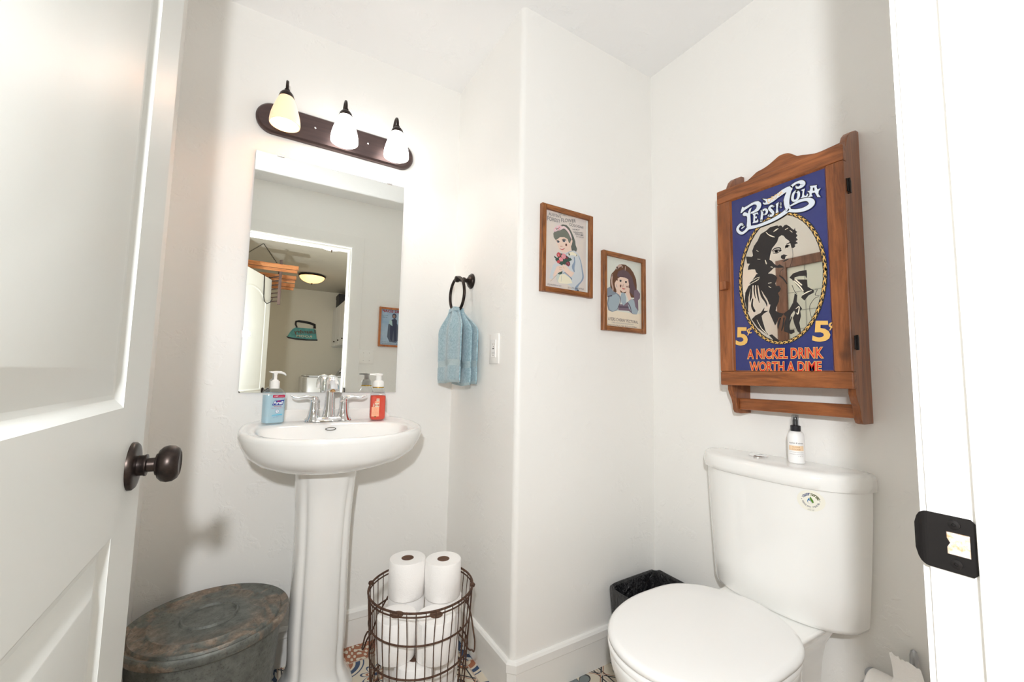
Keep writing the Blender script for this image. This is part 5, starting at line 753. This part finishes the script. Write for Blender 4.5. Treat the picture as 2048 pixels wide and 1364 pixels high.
# ================================================================== WIRE BASKET AND TISSUE ROLLS
BX, BY = .463, 1.28; FV, RV = Vector((.517, .856, 0)), Vector((.856, -.517, 0)); BC = Vector((BX, BY, 0))
bk = thing('wire_basket', 'rusty brown wire basket holding tissue rolls beside the sink pedestal', 'basket', (BX, BY, 0))
def brad(z): return .127 + (.157 - .127) * min(1, z / .41) ** .8 if z < .41 else .157
def cring(r, z, n=72): return [(BX + r * cos(2 * pi * i / n), BY + r * sin(2 * pi * i / n), z) for i in range(n)]
for z, r_ in ((.413, .0032), (.402, .0022), (.325, .0026), (.235, .0026), (.145, .0022), (.006, .003)): MB().tube(cring(brad(z), z), r_, 8, closed=True).done('ring', M_RUST, bk)
NW = 38
for i in range(NW):
    t = 2 * pi * i / NW; wob = random.uniform(-.0015, .0015)
    MB().tube([(BX + (brad(z) + wob * sin(z * 30)) * cos(t + .012 * sin(z * 25 + i)), BY + (brad(z) + wob) * sin(t + .012 * sin(z * 25 + i)), z) for z in [.413 * k / 10 + .003 for k in range(11)]], .0013, 6).done('wire', M_RUST, bk)
fl = MB()
for k in range(-5, 6): c_ = sqrt(max(.127 ** 2 - (k * .023) ** 2, 0)); fl.tube([(BX + k * .023, BY - c_, .006), (BX + k * .023, BY + c_, .006)], .0014, 6).tube([(BX - c_, BY + k * .023, .006), (BX + c_, BY + k * .023, .006)], .0014, 6)
fl.done('floor_grid', M_RUST, bk)
for s_ in (-1, 1):
    e = BC + RV * .158 * s_; MB().lathe([(.001, -.008), (.006, -.005), (.007, 0), (.006, .005), (.001, .008)], (e.x, e.y, .415), (RV.x, RV.y, .3), 12).done('knot', M_RUST, bk)
    pts = []
    for k in range(13):
        u = k / 12; an = (u - .5) * 1.3; rad_ = .163 + .006 * sin(u * pi); d = (RV * s_ * cos(an) + FV * sin(an)); pts.append(tuple(BC + d * rad_ + Vector((0, 0, .33 - .1 * sin(u * pi) + .004 * sin(k * 2)))))
    MB().tube(smoothpts(pts, 3), .0024, 8).done('handle', M_RUST, bk)
    zz = MB()
    for lvl in (.05, .09): zz.tube([tuple(BC + (RV * s_ * cos(an) + FV * sin(an)) * (brad(lvl) + .006) + Vector((0, 0, lvl + .018 * sin(an * 16 + lvl * 40)))) for an in [-1.1 + 2.2 * k / 90 for k in range(91)]], .0019, 6)
    zz.done('wavy_trim', M_RUST, bk)
RR2, RH = .0568, .112
def make_roll(label, loc, rz):
    t = thing('tissue_roll', label, 'toilet paper', loc, rz, 'tissue rolls in the wire basket')
    prof = [(.0195, .001), (.04, 0), (RR2 - .002, .0005), (RR2, .003), (RR2 + .0004, RH / 2), (RR2, RH - .003), (RR2 - .002, RH - .0005), (.04, RH), (.0195, RH - .001)]
    MB().lathe(prof + [(.0195, .001)], n=48, cap0=False, cap1=False).done('paper', M_PAPER, t, local=True, angle=40)
    MB().lathe([(.0194, .0008), (.0194, RH - .0008), (.018, RH - .0008), (.018, .0008), (.0194, .0008)], n=32, cap0=False, cap1=False).done('cardboard_tube', M_CARD, t, local=True)
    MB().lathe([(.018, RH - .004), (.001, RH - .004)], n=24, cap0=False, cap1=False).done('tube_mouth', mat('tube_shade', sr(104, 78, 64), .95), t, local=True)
    MB().box(RR2 - .001, RR2 + .001, -.012, .0, .004, RH - .004).done('loose_sheet', M_PAPER, t, local=True, smooth=False)
    return t
spots = [('tissue roll standing highest in the basket, on the left', .045, -.0575, .362), ('tissue roll standing highest in the basket, on the right', .048, .0575, .36), ('tissue roll directly under the highest left roll', .058, -.06, .2495), ('tissue roll directly under the highest right roll', .060, .0585, .2475),
         ('tissue roll at the front left of the basket, its top just under the rim', -.06, -.0578, .2455), ('tissue roll at the front right of the basket, its top just under the rim', -.06, .0578, .2475), ('tissue roll low at the front middle of the basket, below the pair under the rim', -.068, .0, .1325), ('tissue roll low at the left of the basket behind the wires', .033, -.0575, .1335), ('tissue roll low at the right of the basket behind the wires', .033, .0575, .1335),
         ('tissue roll on the basket floor at the front middle', -.068, .0, .0105), ('tissue roll on the basket floor at the left', .033, -.0575, .0105), ('tissue roll on the basket floor at the right', .033, .0575, .0105)]
proto = None
for i, (lb, a_, b_, z) in enumerate(spots):
    p = BC + FV * a_ + RV * b_ + Vector((0, 0, z + .002 * 0)); rz = 1.9 * i + .4
    if proto is None: proto = make_roll(lb, p, rz)
    else:
        c = proto.copy(); COL.objects.link(c); c.location = p; c.rotation_euler = (0, 0, rz); c['label'] = lb
        for q in list(proto.children): d = q.copy(); COL.objects.link(d); d.parent = c
# ================================================================== PAPER HOLDER BY THE DOOR JAMB
ph = thing('paper_holder', 'grey wall holder with a rounded post on the wall right of the toilet', 'paper holder', (XC, .36, .30)); M_SATIN = mat('satin_nickel', (.55, .57, .6), .3, 1)
HXc, HZc = 1.362, .285
for y_ in (.352, .486): MB().lathe([(.022, 0), (.022, .004), (.014, .008), (.009, .02), (.009, .05), (.012, .06), (.011, .078), (.001, .082)], (XC, y_, HZc), (-1, 0, 0), 24).done('post', M_SATIN, ph)
MB().tube([(HXc, .352, HZc), (HXc, .486, HZc)], .006, 12).done('rod', M_SATIN, ph)
MB().lathe([(.01, 0), (.0095, .06), (.0085, .085), (.006, .096), (.001, .1)], (1.425, .40, HZc + .022), (0, 0, 1), 20).done('upright_post', M_SATIN, ph)
tpr = thing('tissue_roll', 'tissue roll on the wall holder beside the toilet with a torn loose end', 'toilet paper', (HXc, .42, HZc))
MB().lathe([(.0195, 0), (.055, 0), (.058, .003), (.058, .101), (.055, .104), (.0195, .104), (.0195, 0)], (HXc, .366, HZc), (0, 1, 0), 48, False, False).done('paper', M_PAPER, tpr, angle=40)
MB().lathe([(.0194, .001), (.0194, .103), (.018, .103), (.018, .001), (.0194, .001)], (HXc, .366, HZc), (0, 1, 0), 32, False, False).done('cardboard_tube', M_CARD, tpr)
fp = MB(); N_ = 14; fb = []
for k in range(N_ + 1):
    y_ = .366 + .058 * k / N_; jag = random.uniform(-.0025, .0025)
    fb.append([(HXc - .02, y_, HZc + .0575), (HXc + .004, y_, HZc + .063), (HXc + .012, y_ + .004, HZc + .082 + .002 * sin(k)), (HXc + .018 + jag, y_ + .01, HZc + .1 + jag + .012 * k / N_)])
fp.loft(fb, False, False, closed=False); fp.done('torn_sheet', M_PAPER, tpr, angle=60)
# ================================================================== THINGS SEEN ONLY IN REFLECTIONS
wf = thing('window_frame_decoration', 'brown wooden window frame with white panes on the left wall behind the open door', 'wall decoration', (XL, 1.17, 1.2))
MW = woodmat('old_brown_frame', sr(118, 82, 66), sr(140, 100, 80), sr(84, 56, 46), 2, .5, .1)
for b in ((1.35, 1.416, .55, 1.87), (.93, .99, .55, 1.87)): MB().box(XL, XL + .022, *b, .003).done('stile', MW, wf, smooth=False)
for b in ((.99, 1.35, 1.81, 1.87), (.99, 1.35, .55, .61)): MB().box(XL, XL + .021, *b, .003).done('rail', MW, wf, smooth=False)
MB().box(XL, XL + .006, .99, 1.35, .61, 1.81).done('pane', mat('painted_pane', sr(226, 232, 222), .4), wf, smooth=False)
for z_ in (.8, .92, 1.04, 1.16, 1.28, 1.40, 1.52, 1.64): MB().box(XL + .005, XL + .0085, .99, 1.35, z_, z_ + .004).done('glazing_line', mat('glazing_grey', sr(168, 172, 164), .6), wf, smooth=False)
MB().box(XL + .005, XL + .0088, 1.246, 1.25, .61, 1.81).done('glazing_line', mat('glazing_grey', sr(168, 172, 164), .6), wf, smooth=False)
ps = thing('framed_poster', 'orange wood-framed vintage soap poster on the wall beside the doorway, seen in the mirror', 'picture', (.9, YD, 1.44))
MO = woodmat('orange_frame', sr(178, 104, 54), sr(196, 124, 70), sr(140, 76, 36), 2, .4)
for b in ((.785, .801, 1.278, 1.602), (1.015, 1.031, 1.278, 1.602)): MB().box(b[0], b[1], YD + .0005, YD + .018, b[2], b[3], .002).done('frame_stile', MO, ps, smooth=False)
for z_ in (1.278, 1.586): MB().box(.801, 1.015, YD + .0005, YD + .0175, z_, z_ + .016, .002).done('frame_rail', MO, ps, smooth=False)
MB().box(.799, 1.017, YD + .001, YD + .007, 1.292, 1.588).done('backing', mat('backing_card', sr(150, 170, 190), .6), ps, smooth=False)
def ff(u, v, h): return (1.016 - u, YD + .0072 + h, v)
a = Art(ff, [noisy('aged_blue_paper', sr(150, 178, 204), sr(176, 196, 214), 12, .5), inkmat('maroon', 150, 50, 62), inkmat('deepblue', 54, 60, 84), inkmat('greyblue', 88, 98, 116), inkmat('mint', 176, 206, 206), inkmat('skin3', 150, 120, 110)], 2e-5)
a.rect(.001, .215, 1.294, 1.586); a.col('print_maroon'); a.text('PEARS SOAP', [(.012, 1.562), (.205, 1.562), (.205, 1.581), (.012, 1.581)], .04)
a.col('print_greyblue'); a.poly([(.06, 1.34), (.075, 1.46), (.1, 1.5), (.13, 1.5), (.155, 1.46), (.16, 1.36), (.14, 1.32), (.09, 1.315)]); a.col('print_deepblue'); a.circ(.108, 1.535, .018, .022); a.poly([(.085, 1.33), (.085, 1.5), (.1, 1.515), (.125, 1.505), (.14, 1.45), (.135, 1.34), (.12, 1.325), (.11, 1.42), (.1, 1.325)]); a.col('print_mint'); a.poly([(.12, 1.45), (.15, 1.47), (.145, 1.5), (.125, 1.495)]); a.col('print_skin3'); a.circ(.11, 1.532, .011, .014)
a.col('print_deepblue'); a.line('makes for beauty', .16, .208, 1.53, 1.54); a.line('and comfort', .165, .205, 1.515, 1.525); a.line('A TOILET SOAP WITHOUT EQUAL', .012, .204, 1.312, 1.32); a.line('FOR THE COMPLEXION', .02, .196, 1.299, 1.307)
a.fin('print', ps)
ls = thing('light_switch', 'white double toggle switch plate beside the doorway, seen in the mirror', 'light switch', (.7, YD, 1.19))
MB().box(.643, .759, YD, YD + .006, 1.134, 1.246, .0022).done('cover_plate', M_WHITEP, ls)
for x_ in (.678, .724):
    MB().box(x_ - .005, x_ + .005, YD + .005, YD + .0075, 1.178, 1.202, .0008).box(x_ - .003, x_ + .003, YD + .006, YD + .016, 1.19, 1.201, .001).done('toggle', M_WHITEP, ls, smooth=False)
    for z_ in (1.16, 1.22): MB().lathe([(.003, 0), (.002, .0012), (.001, .0013)], (x_, YD + .006, z_), (0, 1, 0), 12).done('screw', mat('painted_screw', sr(190, 190, 186), .4), ls)
